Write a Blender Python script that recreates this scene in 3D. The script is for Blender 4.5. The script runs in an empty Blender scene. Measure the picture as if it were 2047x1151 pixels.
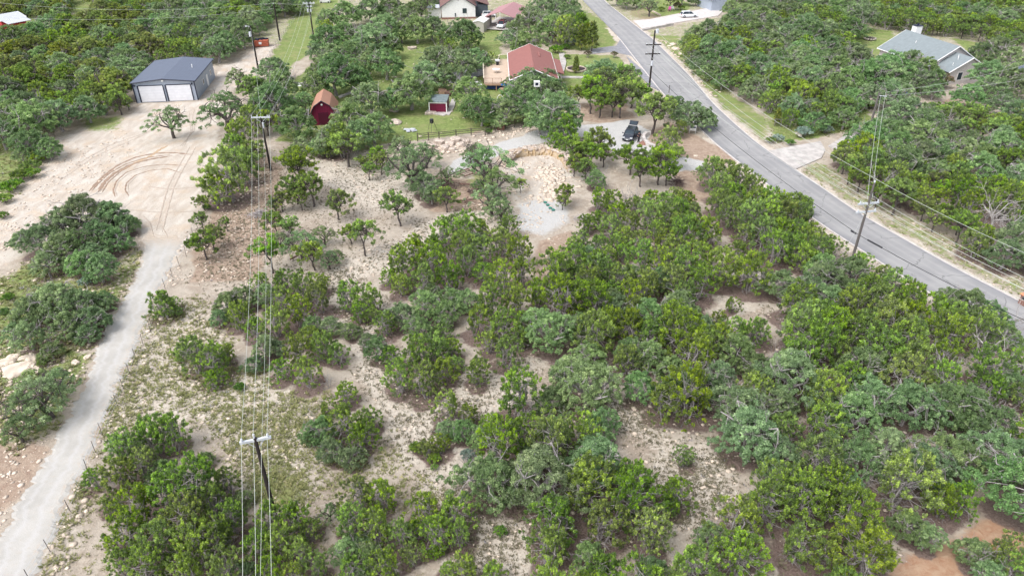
import bpy, math, random
import numpy as np
from mathutils import Vector, Matrix
random.seed(7); rng = np.random.default_rng(7)
sc = bpy.context.scene
COL = sc.collection
R = math.radians
# ------------------------------------------------------------------ camera, world, sun, exposure
CAM_H, CAM_F, CAM_T = 40.0, 1420.0, R(32)
cam = bpy.data.cameras.new('camera'); cam.sensor_width = 36; cam.lens = CAM_F / 2047 * 36
cam.clip_start = 0.5; cam.clip_end = 6000
co = bpy.data.objects.new('camera', cam); COL.objects.link(co)
co.location = (0, 0, CAM_H); co.rotation_euler = (R(90) - CAM_T, 0, 0); sc.camera = co
SUN_EL, SUN_AZ = R(56), R(-128)            # azimuth measured from +Y towards +X
w = bpy.data.worlds.new('World'); sc.world = w; w.use_nodes = True
nt = w.node_tree; nt.nodes.clear()
sky = nt.nodes.new('ShaderNodeTexSky'); sky.sky_type = 'NISHITA'; sky.sun_disc = False
sky.sun_elevation = SUN_EL; sky.sun_rotation = SUN_AZ; sky.dust_density = 3.0; sky.air_density = 1.0
hs = nt.nodes.new('ShaderNodeHueSaturation'); hs.inputs['Saturation'].default_value = 0.36
bg = nt.nodes.new('ShaderNodeBackground'); bg.inputs['Strength'].default_value = 0.15
wo = nt.nodes.new('ShaderNodeOutputWorld')
nt.links.new(sky.outputs[0], hs.inputs['Color']); nt.links.new(hs.outputs[0], bg.inputs[0]); nt.links.new(bg.outputs[0], wo.inputs[0])
sl = bpy.data.lights.new('sun', 'SUN'); sl.energy = 1.15; sl.angle = R(35); sl.color = (1.0, 0.98, 0.955)
so = bpy.data.objects.new('sun', sl); COL.objects.link(so)
sd = Vector((math.sin(SUN_AZ) * math.cos(SUN_EL), math.cos(SUN_AZ) * math.cos(SUN_EL), math.sin(SUN_EL)))
so.rotation_euler = sd.to_track_quat('Z', 'Y').to_euler(); so.location = (0, 0, 200)
sc.view_settings.view_transform = 'Standard'; sc.view_settings.look = 'None'
sc.view_settings.exposure = 0.9; sc.view_settings.gamma = 1.0
sc.cycles.max_bounces = 6; sc.cycles.transparent_max_bounces = 4

# ------------------------------------------------------------------ survey: photo pixel -> place on the ground
CT, ST = math.cos(CAM_T), math.sin(CAM_T)
def G(px, py, z=0.0):
    u, v = px - 1023.5, py - 575.5
    t = (CAM_H - z) / (ST * CAM_F + CT * v)
    return (u * t, (CT * CAM_F - ST * v) * t)
def G3(px, py, z=0.0):
    a = G(px, py, z); return Vector((a[0], a[1], z))
def depth(x, y, z=0.0): return y * CT + (CAM_H - z) * ST
def P(x, y, z=0.0):
    d = depth(x, y, z)
    return 1023.5 + x / d * CAM_F, 575.5 + ((CAM_H - z) * CT - y * ST) / d * CAM_F
def poly_sd(pts, X, Y):
    """signed distance (positive inside) from points to polygon, numpy"""
    pts = np.array(pts, float); n = len(pts)
    d = np.full(X.shape, 1e18); s = np.zeros(X.shape, bool)
    for i in range(n):
        x0, y0 = pts[i]; x1, y1 = pts[(i + 1) % n]
        ex, ey = x1 - x0, y1 - y0; L = ex * ex + ey * ey + 1e-12
        t = np.clip(((X - x0) * ex + (Y - y0) * ey) / L, 0, 1)
        d = np.minimum(d, (X - x0 - t * ex) ** 2 + (Y - y0 - t * ey) ** 2)
        c = ((y0 <= Y) & (y1 > Y)) | ((y1 <= Y) & (y0 > Y))
        xi = x0 + (Y - y0) / (ey if abs(ey) > 1e-9 else 1e-9) * ex
        s ^= (c & (X < xi))
    return np.where(s, np.sqrt(d), -np.sqrt(d))
def W(pts, z=0.0): return [G(a, b, z) for a, b in pts]
def inside(pts, x, y): return poly_sd(pts, np.array([x]), np.array([y]))[0]

# ------------------------------------------------------------------ mesh building helpers
class MB:
    def __init__(s): s.v = []; s.f = []; s.m = []
    def add(s, vs, fs, mi=0):
        o = len(s.v); s.v += [tuple(p) for p in vs]; s.f += [tuple(i + o for i in f) for f in fs]; s.m += [mi] * len(fs); return s
    def box(s, c, d, rz=0.0, mi=0, top=1.0):
        x, y, z = d[0] / 2, d[1] / 2, d[2] / 2; vs = []
        for k, (a, b, e) in enumerate([(-1, -1, -1), (1, -1, -1), (1, 1, -1), (-1, 1, -1), (-1, -1, 1), (1, -1, 1), (1, 1, 1), (-1, 1, 1)]):
            q = top if e > 0 else 1.0
            px, py = a * x * q, b * y * q
            vs.append((c[0] + px * math.cos(rz) - py * math.sin(rz), c[1] + px * math.sin(rz) + py * math.cos(rz), c[2] + e * z))
        return s.add(vs, [(0, 3, 2, 1), (4, 5, 6, 7), (0, 1, 5, 4), (1, 2, 6, 5), (2, 3, 7, 6), (3, 0, 4, 7)], mi)
    def tube(s, pts, rad, n=6, mi=0, cap=True):
        pts = [Vector(p) for p in pts]; rad = rad if hasattr(rad, '__len__') else [rad] * len(pts)
        vs = []; N = len(pts); prev = None
        for i, p in enumerate(pts):
            d = (pts[min(i + 1, N - 1)] - pts[max(i - 1, 0)])
            d = d.normalized() if d.length > 1e-9 else Vector((0, 0, 1))
            a = prev if prev is not None else (Vector((1, 0, 0)) if abs(d.x) < .8 else Vector((0, 1, 0)))
            a = (a - d * a.dot(d)); a = a.normalized() if a.length > 1e-6 else d.orthogonal().normalized()
            prev = a; b = d.cross(a)
            for k in range(n):
                t = 2 * math.pi * k / n; vs.append(p + (a * math.cos(t) + b * math.sin(t)) * rad[i])
        fs = [(i * n + k, i * n + (k + 1) % n, (i + 1) * n + (k + 1) % n, (i + 1) * n + k) for i in range(N - 1) for k in range(n)]
        if cap: fs += [tuple(range(n - 1, -1, -1)), tuple((N - 1) * n + k for k in range(n))]
        return s.add(vs, fs, mi)
    def cyl(s, c, r, h, n=12, mi=0, r2=None):
        return s.tube([(c[0], c[1], c[2]), (c[0], c[1], c[2] + h)], [r, r if r2 is None else r2], n, mi)
    def prism(s, poly, z0, z1, mi=0):
        n = len(poly); vs = [(p[0], p[1], z0) for p in poly] + [(p[0], p[1], z1) for p in poly]
        return s.add(vs, [tuple(range(n - 1, -1, -1)), tuple(range(n, 2 * n))] + [(i, (i + 1) % n, n + (i + 1) % n, n + i) for i in range(n)], mi)
    def quad(s, a, b, c, d, mi=0): return s.add([a, b, c, d], [(0, 1, 2, 3)], mi)
    def slab(s, a, b, c, d, t, mi=0):
        a, b, c, d = map(Vector, (a, b, c, d)); n = (b - a).cross(d - a).normalized() * t
        return s.add([a, b, c, d, a - n, b - n, c - n, d - n], [(0, 1, 2, 3), (7, 6, 5, 4), (0, 4, 5, 1), (1, 5, 6, 2), (2, 6, 7, 3), (3, 7, 4, 0)], mi)
    def mesh(s, name, mats, smooth=False):
        me = bpy.data.meshes.new(name); me.from_pydata([tuple(p) for p in s.v], [], s.f)
        for m in (mats if isinstance(mats, (list, tuple)) else [mats]): me.materials.append(m)
        me.polygons.foreach_set('material_index', s.m)
        if smooth: me.polygons.foreach_set('use_smooth', [True] * len(s.f))
        me.update(); return me
    def build(s, name, mats, parent=None, smooth=False, bevel=0):
        o = bpy.data.objects.new(name, s.mesh(name, mats, smooth)); COL.objects.link(o)
        if parent is not None: o.parent = parent
        if bevel:
            b = o.modifiers.new('bevel', 'BEVEL'); b.width = bevel; b.segments = 2; b.limit_method = 'ANGLE'
        return o
def tag(o, label=None, cat=None, group=None, kind=None):
    if label: o['label'] = label
    if cat: o['category'] = cat
    if group: o['group'] = group
    if kind: o['kind'] = kind
    return o
def thing(name, label, cat, loc=(0, 0, 0), rz=0.0, group=None):
    o = bpy.data.objects.new(name, None); o.empty_display_size = .3; COL.objects.link(o)
    o.location = loc; o.rotation_euler = (0, 0, rz); return tag(o, label, cat, group)

# ------------------------------------------------------------------ materials
def srgb(r, g, b, k=1.0):
    f = lambda c: ((c / 255) / 12.92 if c / 255 < .04045 else (((c / 255) + .055) / 1.055) ** 2.4) * k
    return (f(r), f(g), f(b), 1)
class NT:
    def __init__(s, name):
        s.m = bpy.data.materials.new(name); s.m.use_nodes = True; s.t = s.m.node_tree; s.t.nodes.clear()
        s.out = s.n('ShaderNodeOutputMaterial'); s.b = s.n('ShaderNodeBsdfPrincipled'); s.l(s.b.outputs[0], s.out.inputs[0])
        s.b.inputs['Specular IOR Level'].default_value = .3
    def n(s, t, **k):
        x = s.t.nodes.new(t)
        for a, v in k.items(): setattr(x, a, v)
        return x
    def l(s, a, b): s.t.links.new(a, b)
    def noise(s, scale, detail=4, rough=.55, vec=None, dist=0):
        x = s.n('ShaderNodeTexNoise'); x.inputs['Scale'].default_value = scale; x.inputs['Detail'].default_value = detail
        x.inputs['Roughness'].default_value = rough; x.inputs['Distortion'].default_value = dist
        if vec is not None: s.l(vec, x.inputs['Vector'])
        return x.outputs['Fac']
    def coord(s, which='Object', scale=None):
        c = s.n('ShaderNodeTexCoord').outputs[which]
        if scale is None: return c
        m = s.n('ShaderNodeMapping'); m.inputs['Scale'].default_value = scale; s.l(c, m.inputs['Vector']); return m.outputs[0]
    def math(s, op, a, b=None, clamp=False):
        x = s.n('ShaderNodeMath', operation=op, use_clamp=clamp)
        for i, q in enumerate((a, b)):
            if q is None: continue
            if isinstance(q, (int, float)): x.inputs[i].default_value = q
            else: s.l(q, x.inputs[i])
        return x.outputs[0]
    def ramp(s, fac, lo, hi):
        x = s.n('ShaderNodeMapRange', interpolation_type='SMOOTHSTEP'); s.l(fac, x.inputs[0]); x.inputs[1].default_value = lo; x.inputs[2].default_value = hi
        return x.outputs[0]
    def mix(s, fac, a, b, mode='MIX'):
        x = s.n('ShaderNodeMix', data_type='RGBA', blend_type=mode)
        for i, q in ((0, fac), (6, a), (7, b)):
            if isinstance(q, (int, float)): x.inputs[i].default_value = q
            elif isinstance(q, tuple): x.inputs[i].default_value = q
            else: s.l(q, x.inputs[i])
        return x.outputs[2]
    def bump(s, h, strength=.5, dist=.05):
        x = s.n('ShaderNodeBump'); x.inputs['Strength'].default_value = strength; x.inputs['Distance'].default_value = dist
        s.l(h, x.inputs['Height']); s.l(x.outputs[0], s.b.inputs['Normal'])
    def base(s, c):
        if isinstance(c, tuple): s.b.inputs['Base Color'].default_value = c
        else: s.l(c, s.b.inputs['Base Color'])
    def rough(s, r): s.b.inputs['Roughness'].default_value = r
def simple(name, c, rough=.7, var=.18, scale=3.0, metal=0.0, bump=0, stretch=None, spec=.3):
    t = NT(name); v = t.coord('Object', stretch) if stretch else t.coord('Object')
    n = t.noise(scale, 5, .6, v); dark = tuple(q * (1 - var) for q in c[:3]) + (1,); lite = tuple(min(1, q * (1 + var)) for q in c[:3]) + (1,)
    t.base(t.mix(t.ramp(n, .3, .7), dark, lite)); t.rough(rough); t.b.inputs['Metallic'].default_value = metal; t.b.inputs['Specular IOR Level'].default_value = spec
    if bump: t.bump(n, bump, .02)
    return t.m
def striped(name, c, c2, pitch, axis=0, rough=.5, width=.12, metal=0.0, var=.1):
    """panels with thin dark joints every pitch metres along a local axis"""
    t = NT(name); v = t.coord('Object'); sp = t.n('ShaderNodeSeparateXYZ'); t.l(v, sp.inputs[0])
    a = t.math('FRACT', t.math('DIVIDE', sp.outputs[axis], pitch)); j = t.math('LESS_THAN', a, width)
    n = t.noise(1.5, 5, .6, v); cc = t.mix(t.ramp(n, .3, .7), tuple(q * (1 - var) for q in c[:3]) + (1,), c)
    t.base(t.mix(j, cc, c2)); t.rough(rough); t.b.inputs['Metallic'].default_value = metal; return t.m
M = {}
M['white_paint'] = simple('white_paint', (.78, .78, .78, 1), .5, .06)
M['white_wire'] = simple('white_wire', (.55, .58, .54, 1), .4, .05)
M['dark_wire'] = simple('dark_wire', (.03, .03, .035, 1), .5, .1)
M['pole_wood'] = simple('pole_wood', (.035, .028, .027, 1), .85, .3, 2, stretch=(6, 6, .5))
M['pole_weathered'] = simple('pole_weathered', (.14, .125, .12, 1), .85, .3, 2, stretch=(6, 6, .5))
M['galvanised'] = simple('galvanised', (.55, .58, .62, 1), .45, .1)
M['insulator'] = simple('insulator', (.62, .64, .7, 1), .3, .05)
M['charcoal_roof'] = striped('charcoal_roof', (.125, .147, .20, 1), (.105, .125, .175, 1), .45, 0, .6)
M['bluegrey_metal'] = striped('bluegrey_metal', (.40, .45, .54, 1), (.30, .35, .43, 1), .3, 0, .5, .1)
M['bluegrey_shaded'] = striped('bluegrey_shaded', (.30, .34, .41, 1), (.2, .24, .31, 1), .3, 1, .5, .1)  # garage side walls: same metal with shade painted in as a darker tone
M['black_trim'] = simple('black_trim', (.02, .025, .05, 1), .5, .1)
M['roll_door'] = striped('roll_door', (.80, .81, .86, 1), (.62, .64, .70, 1), .5, 2, .4, .06)
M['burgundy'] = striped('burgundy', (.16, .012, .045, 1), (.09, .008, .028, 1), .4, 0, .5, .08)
M['burgundy_side'] = striped('burgundy_side', (.13, .01, .04, 1), (.08, .008, .028, 1), .4, 1, .5, .08)  # darker copy paints shade into the barn's side walls; the door shares it
M['rust_roof'] = striped('rust_roof', (.42, .22, .15, 1), (.34, .17, .12, 1), .3, 1, .6, .1)
M['grey_roof'] = simple('grey_roof', (.17, .21, .22, 1), .8, .2, 2)
M['red_roof'] = striped('red_roof', (.30, .125, .11, 1), (.25, .105, .095, 1), .5, 1, .7, .15)
M['pink_roof'] = striped('pink_roof', (.42, .22, .23, 1), (.36, .18, .19, 1), .5, 1, .55, .08)
M['brown_shingle'] = simple('brown_shingle', (.19, .11, .10, 1), .9, .25, 6)
M['grey_shingle'] = striped('grey_shingle', (.235, .27, .285, 1), (.21, .24, .255, 1), .2, 2, .9, .2, var=.15)
M['light_metal'] = striped('light_metal', (.55, .57, .62, 1), (.46, .48, .54, 1), .6, 0, .4, .08)
M['red_wall'] = striped('red_wall', (.45, .04, .06, 1), (.33, .03, .045, 1), .5, 0, .5, .08)
M['tan_wall'] = simple('tan_wall', (.42, .39, .36, 1), .8, .08)
M['pale_wall'] = simple('pale_wall', (.55, .51, .50, 1), .8, .06)
M['dark_wall'] = simple('dark_wall', (.07, .085, .10, 1), .8, .1)
M['stone'] = simple('stone', (.42, .38, .33, 1), .85, .25, 4, bump=.5)
M['brick'] = simple('brick', (.26, .14, .11, 1), .85, .25, 8, bump=.4)
M['terracotta'] = simple('terracotta', (.75, .25, .14, 1), .8, .1)
M['glass'] = simple('glass', (.03, .045, .06, 1), .08, .1, spec=.6)
M['deck_wood'] = striped('deck_wood', (.58, .46, .36, 1), (.42, .31, .23, 1), .16, 1, .75, .1)
M['rail_wood'] = simple('rail_wood', (.42, .27, .20, 1), .75, .2)
M['rail_pale'] = simple('rail_pale', (.62, .55, .45, 1), .7, .1)
M['fence_wood'] = simple('fence_wood', (.10, .085, .07, 1), .9, .3, 4)
M['steel_post'] = simple('steel_post', (.12, .11, .10, 1), .7, .2)
M['navy'] = simple('navy', (.012, .035, .13, 1), .6, .2)
M['blue_fabric'] = simple('blue_fabric', (.01, .16, .5, 1), .6, .15)
M['black_plastic'] = simple('black_plastic', (.02, .024, .03, 1), .4, .1)
M['tyre'] = simple('tyre', (.018, .018, .02, 1), .8, .1)
M['rim'] = simple('rim', (.35, .36, .38, 1), .35, .05, metal=.6)
M['car_dark'] = simple('car_dark', (.03, .035, .05, 1), .18, .1, spec=.7)
M['car_white'] = simple('car_white', (.75, .77, .8, 1), .25, .03, spec=.6)
M['car_red'] = simple('car_red', (.3, .09, .1, 1), .3, .1, spec=.5)
M['lamp_glass'] = simple('lamp_glass', (.7, .72, .74, 1), .1, .05, spec=.7)
M['tail_red'] = simple('tail_red', (.4, .02, .02, 1), .2, .05)
M['green_lid'] = simple('green_lid', (.03, .20, .15, 1), .5, .1)
M['skin'] = simple('skin', (.35, .2, .15, 1), .6, .05)
M['cloth_dark'] = simple('cloth_dark', (.035, .03, .04, 1), .85, .2)
M['cloth_red'] = simple('cloth_red', (.22, .10, .11, 1), .85, .2)
M['hair'] = simple('hair', (.02, .012, .01, 1), .7, .2)
M['rust_red'] = simple('rust_red', (.42, .12, .07, 1), .6, .2)
M['pink_plastic'] = simple('pink_plastic', (.6, .1, .35, 1), .5, .1)
M['mulch'] = simple('mulch', (.045, .03, .035, 1), .95, .4, 10, bump=.6)
M['bark'] = simple('bark', (.34, .31, .31, 1), .95, .35, 6, bump=.4)
M['bark_dark'] = simple('bark_dark', (.11, .093, .088, 1), .95, .35, 6, bump=.4)
M['dead_wood'] = simple('dead_wood', (.40, .37, .36, 1), .9, .3, 4)
M['brush_wood'] = simple('brush_wood', (.13, .09, .085, 1), .9, .4, 5)
M['log'] = simple('log', (.20, .12, .10, 1), .9, .3, 5)
M['limestone'] = simple('limestone', (.62, .52, .43, 1), .9, .25, 1.2, bump=.6)
M['ledge'] = simple('ledge', (.24, .205, .195, 1), .9, .35, 1.4, bump=.8)
M['boulder'] = simple('boulder', (.50, .42, .36, 1), .9, .28, 2.5, bump=.6)
def leaf_mat(name, dark, lite, tip, trans=.25, hue=.02, val=.35):
    t = NT(name); a = t.n('ShaderNodeAttribute', attribute_name='tint'); oi = t.n('ShaderNodeObjectInfo')
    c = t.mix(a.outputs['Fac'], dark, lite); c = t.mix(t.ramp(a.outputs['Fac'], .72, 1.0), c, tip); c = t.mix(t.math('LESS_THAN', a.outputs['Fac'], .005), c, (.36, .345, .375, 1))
    h = t.n('ShaderNodeHueSaturation'); t.l(c, h.inputs['Color'])
    t.l(t.math('ADD', t.math('MULTIPLY', oi.outputs['Random'], hue * 2), .5 - hue), h.inputs['Hue'])
    r2 = t.math('FRACT', t.math('MULTIPLY', oi.outputs['Random'], 17.31)); t.l(t.math('ADD', t.math('MULTIPLY', r2, val), 1 - val / 2), h.inputs['Value'])
    r3 = t.math('FRACT', t.math('MULTIPLY', oi.outputs['Random'], 41.7)); t.l(t.math('ADD', t.math('MULTIPLY', r3, .25), .85), h.inputs['Saturation'])
    t.base(h.outputs[0]); t.rough(.65); t.b.inputs['Specular IOR Level'].default_value = .15
    tr = t.n('ShaderNodeBsdfTranslucent'); t.l(h.outputs[0], tr.inputs[0]); mx = t.n('ShaderNodeMixShader'); mx.inputs[0].default_value = trans
    t.l(t.b.outputs[0], mx.inputs[1]); t.l(tr.outputs[0], mx.inputs[2]); t.l(mx.outputs[0], t.out.inputs[0]); return t.m
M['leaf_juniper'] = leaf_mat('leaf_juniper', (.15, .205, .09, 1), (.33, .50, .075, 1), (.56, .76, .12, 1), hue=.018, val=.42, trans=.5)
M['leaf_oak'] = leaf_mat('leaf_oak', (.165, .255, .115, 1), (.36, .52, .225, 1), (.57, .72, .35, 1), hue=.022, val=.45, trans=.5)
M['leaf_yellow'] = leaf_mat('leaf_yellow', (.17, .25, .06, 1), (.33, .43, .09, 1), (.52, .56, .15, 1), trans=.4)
M['leaf_shrub'] = leaf_mat('leaf_shrub', (.11, .2, .04, 1), (.24, .42, .07, 1), (.38, .55, .1, 1), trans=.4)
M['leaf_grey'] = leaf_mat('leaf_grey', (.18, .25, .2, 1), (.32, .42, .34, 1), (.42, .52, .42, 1))
M['leaf_pink'] = leaf_mat('leaf_pink', (.12, .12, .06, 1), (.22, .2, .11, 1), (.42, .22, .2, 1))
# ------------------------------------------------------------------ the ground and what covers it
CALICHE = [(165,262),(262,228),(284,206),(402,204),(432,158),(444,132),(480,120),(512,96),(532,90),(548,94),(516,136),(476,172),(452,190),(434,240),(440,300),(420,350),(402,400),(388,445),(372,490),(352,530),(282,530),(288,485),(272,440),(140,470),(20,520),(-60,560),(-60,470),(0,440),(50,365),(112,312),(100,280)]
TRACK_L = [(290,462),(288,490),(281,520),(262,575),(222,628),(197,690),(178,735),(160,790),(125,850),(95,900),(60,960),(20,1040),(-30,1130),(-70,1210)]
TRACK_R = [(366,462),(360,490),(348,520),(330,560),(308,600),(290,640),(265,700),(240,750),(220,800),(202,850),(185,900),(160,950),(130,1010),(105,1060),(85,1110),(58,1210)]
TRACK = TRACK_L + TRACK_R[::-1]
PAD1 = [(1160,250),(1200,246),(1250,238),(1282,250),(1296,262),(1300,296),(1345,308),(1412,314),(1402,346),(1340,347),(1305,325),(1250,304),(1222,306),(1205,280),(1165,272)]
PAD2 = [(905,322),(1000,284),(1100,252),(1168,249),(1168,270),(1100,282),(1010,305),(945,330),(890,350)]
PAD3 = [(1030,402),(1130,394),(1142,440),(1085,470),(1038,458)]
PIT = [(1000,305),(1060,290),(1140,292),(1182,335),(1160,380),(1125,402),(1030,410),(1005,360)]
LAWNS = [[(556,170),(600,150),(650,105),(780,62),(900,62),(1000,80),(1000,110),(1120,95),(1162,150),(1150,215),(1060,242),(960,262),(830,280),(700,292),(560,282)],
         [(610,-20),(690,-20),(650,50),(612,110),(570,140),(528,132),(556,92),(575,50)], [(135,-12),(190,-12),(180,28),(128,22)], [(0,30),(60,20),(70,45),(0,60)],
         [(1166,18),(1205,42),(1238,77),(1222,92),(1180,100),(1120,96),(1120,60)], [(1120,108),(1230,110),(1290,160),(1300,180),(1200,200),(1110,190)],
         [(1720,55),(1780,60),(1800,90),(1760,120),(1700,100)], [(1700,215),(1745,215),(1735,270),(1690,262),(1560,285),(1540,262),(1530,190),(1600,200)],
         [(1262,0),(1345,-10),(1385,10),(1362,28),(1320,34),(1290,20)], [(945,45),(1000,60),(985,90),(920,100),(880,60)], [(1900,75),(1990,90),(2000,150),(1960,120)],
         [(1245,62),(1360,70),(1420,150),(1545,240),(1530,290),(1440,215),(1340,110)]]
VERGE = [(1216,10),(1300,68),(1340,105),(1430,190),(1500,252),(1540,285),(1536,300),(1514,288),(1424,208),(1380,158),(1306,82)]
VERGE2 = [(1590,336),(1650,318),(1760,400),(1900,468),(2060,532),(2060,618),(1975,566),(1923,545),(1836,495),(1711,424)]
GRASSY = [[(-60,560),(10,545),(60,510),(200,560),(276,480),(286,530),(262,575),(200,660),(165,770),(90,880),(-60,900)], [(-60,280),(20,255),(105,262),(100,300),(48,360),(0,410),(-60,450)],
          [(540,1120),(640,960),(560,900),(480,960)], [(600,270),(700,270),(760,300),(640,310),(560,300)], [(160,235),(250,225),(240,262),(165,262)], [(930,345),(990,330),(990,360),(930,370)]]
OLIVE = [(310,615),(400,590),(470,700),(560,760),(640,800),(620,980),(520,1000),(420,860),(300,820),(215,880),(150,1010),(110,1160),(80,1160),(140,1000),(200,860),(262,720)]
ORANGE = [(1740,1200),(1790,1110),(1850,1082),(1930,1060),(1985,1030),(2100,1005),(2100,1200)]
BROWN = [[(-60,880),(60,880),(95,905),(40,1000),(-60,1100)], [(1296,262),(1340,240),(1400,275),(1440,296),(1478,320),(1440,330),(1345,306),(1300,296)], [(1345,345),(1432,335),(1440,400),(1350,400)], [(1138,236),(1200,244),(1270,236),(1250,205),(1150,205)],
         [(1068,480),(1140,455),(1135,480),(1100,560),(1072,570)], [(1255,28),(1282,6),(1322,34),(1300,44)], [(505,300),(560,330),(560,470),(500,560),(380,560),(400,470),(430,400)], [(840,345),(980,360),(985,420),(860,420)], [(940,225),(1000,250),(950,268),(900,250)], [(1860,215),(1900,195),(1990,225),(1960,250)], [(1270,560),(1260,600),(1330,640)]]
PALE = [[(560,560),(700,540),(770,600),(760,700),(1000,740),(1080,600),(1085,720),(1000,830),(860,960),(900,990),(1000,980),(1090,1060),(1040,1160),(900,1160),(820,940),(700,700),(640,560)],
        [(1180,790),(1240,780),(1340,880),(1440,900),(1470,980),(1430,1040),(1340,1070),(1290,1030),(1300,960),(1310,900),(1240,850)], [(780,480),(860,440),(1000,380),(1040,440),(860,520),(700,560),(640,540)], [(1500,1200),(1520,1120),(1640,1120),(1680,1200)], [(-60,690),(60,700),(90,780),(40,860),(-60,880)],
        [(600,300),(760,300),(860,400),(760,420),(620,350)], [(1420,570),(1480,520),(1560,560),(1520,620),(1440,640)]]
ROAD_L = [(1130,-38),(1171,8),(1239,77),(1292,145),(1324,185),(1387,244),(1431,287),(1489,333),(1560,387),(1636,443),(1676,470),(1748,515),(1778,535),(1860,585),(1960,646),(2060,708),(2250,830)]
ROAD_R = [(1168,-42),(1214,8),(1306,80),(1343,117),(1381,155),(1424,207),(1468,248),(1514,288),(1590,340),(1640,374),(1711,424),(1836,495),(1923,545),(1975,569),(2040,604),(2110,642),(2280,735)]
ROADP = ROAD_L + ROAD_R[::-1]
APRON_R = [(1530,300),(1560,292),(1600,289),(1640,283),(1650,300),(1642,318),(1600,334),(1589,338)]
APRON_R = [(1536,302),(1566,296),(1640,283),(1650,300),(1642,316),(1589,339)]
DRIVE_C = [(1266,42),(1300,39),(1360,27),(1420,16),(1450,18),(1436,32),(1400,38),(1340,48),(1284,58)]
APRON_L = [(1240,79),(1232,92),(1180,98),(1180,108),(1225,104),(1262,112),(1291,143)]
PARK_L = [(1252,112),(1290,144),(1326,186),(1300,172),(1270,142)]
polysW = {k: W(v) for k, v in dict(caliche=CALICHE, track=TRACK, pad1=PAD1, pad2=PAD2, pad3=PAD3, pit=PIT, road=ROADP, apr=APRON_R, drv=DRIVE_C, apl=APRON_L, olive=OLIVE, orange=ORANGE, verge=VERGE, verge2=VERGE2).items()}

def axis(lo, hi, st, far):
    a = list(np.arange(lo, hi, st)); e = [hi]; q = st
    while e[-1] < far: q *= 1.6; e.append(e[-1] + q)
    return np.array(a + e)
ax = axis(-170, 170, .62, 2600); ax = np.concatenate([-ax[ax > 170][::-1], ax]); ay = axis(18, 236, .55, 3200); ay = np.concatenate([[-300, -60, -10, 8], ay])
XX, YY = np.meshgrid(ax, ay)
def wob(X, Y, s=1.0, seed=0):
    return (np.sin(X * .31 * s + 1.3 * seed + 1.7 * np.sin(Y * .23 * s + seed)) + np.sin(Y * .37 * s + 2.1 + seed + 1.3 * np.sin(X * .19 * s)) + .5 * np.sin(X * .83 * s - Y * .71 * s + seed)) / 2.5
jx, jy = XX + .55 * wob(XX, YY, 2.3, 1) + .25 * wob(XX, YY, 6.1, 4), YY + .55 * wob(XX, YY, 2.1, 2) + .25 * wob(XX, YY, 5.7, 5)
def soft(polys, wd=.8, warp=1.0):
    out = np.zeros(XX.shape)
    for p in polys:
        a = np.array(p); m = (XX > a[:, 0].min() - 6) & (XX < a[:, 0].max() + 6) & (YY > a[:, 1].min() - 6) & (YY < a[:, 1].max() + 6)
        if m.any():
            q = np.where(warp, 1, 0); X_, Y_ = (jx[m], jy[m]) if warp else (XX[m], YY[m])
            out[m] = np.maximum(out[m], np.clip(.5 + poly_sd(p, X_, Y_) / (2 * wd), 0, 1))
    return out
m_flat = soft([polysW[k] for k in ('caliche', 'track', 'pad1', 'pad2', 'pad3', 'pit', 'road', 'apr', 'drv', 'apl')], 2.5, 0)
ZZ = -.05 + (.16 * wob(XX, YY, .55, 3) + .05 * wob(XX, YY, 2.7, 7) - .12) * (1 - np.clip(m_flat * 1.6, 0, 1))
near = (YY < 240) & (np.abs(XX) < 172)
ZZ = np.where(near, ZZ, -.1)
def gz(x, y):
    i = int(np.clip(np.searchsorted(ax, x) - 1, 0, len(ax) - 2)); j = int(np.clip(np.searchsorted(ay, y) - 1, 0, len(ay) - 2))
    u = (x - ax[i]) / (ax[i + 1] - ax[i]); v = (y - ay[j]) / (ay[j + 1] - ay[j])
    return float(ZZ[j, i] * (1 - u) * (1 - v) + ZZ[j, i + 1] * u * (1 - v) + ZZ[j + 1, i] * (1 - u) * v + ZZ[j + 1, i + 1] * u * v)
m_grass = np.maximum(np.maximum(soft([W(p) for p in LAWNS[:-1]], 1.2), .62 * soft([W(LAWNS[-1])], 1.2)), np.maximum(.62 * soft([W(p) for p in GRASSY], 1.5), .05 * soft([polysW['olive']], 2)))
m_grass = np.maximum(m_grass, .5 * soft([polysW['verge'], polysW['verge2']], .8))
far_n = np.clip((YY - 120) / 60, 0, 1) * .45 * (1 - soft([polysW[k] for k in ('caliche', 'drv')], 2))
m_grass = np.maximum(m_grass, far_n)
m_cal = np.maximum(soft([polysW['caliche']], .9), .8 * soft([polysW['pit']], .8))
m_grav = np.maximum(soft([polysW['pad1'], polysW['pad2']], .7), .85 * soft([polysW['pad3']], 1.4))
m_pale = np.maximum(soft([W(p) for p in PALE], 1.6), .8 * soft([polysW['olive']], 2))
rd = -poly_sd(polysW['road'], jx, jy); m_sh = np.clip(1 - np.abs(rd - .5) / 1.3, 0, 1) * (YY < 190); m_pale = np.maximum(m_pale, m_sh); m_grass *= 1 - m_sh
m_brown = soft([W(p) for p in BROWN], 1.0)
m_orange = soft([polysW['orange']], 1.0)
m_duff = np.zeros(XX.shape)      # filled in once the trees are planted
def splat(arr, x, y, r, a=1.0):
    i0, i1 = np.searchsorted(ax, (x - r * 1.6, x + r * 1.6)); j0, j1 = np.searchsorted(ay, (y - r * 1.6, y + r * 1.6))
    if i1 <= i0 or j1 <= j0: return
    d = np.hypot(jx[j0:j1, i0:i1] - x, jy[j0:j1, i0:i1] - y) / r
    arr[j0:j1, i0:i1] = np.maximum(arr[j0:j1, i0:i1], a * np.clip(1.5 - d, 0, 1))

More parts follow.
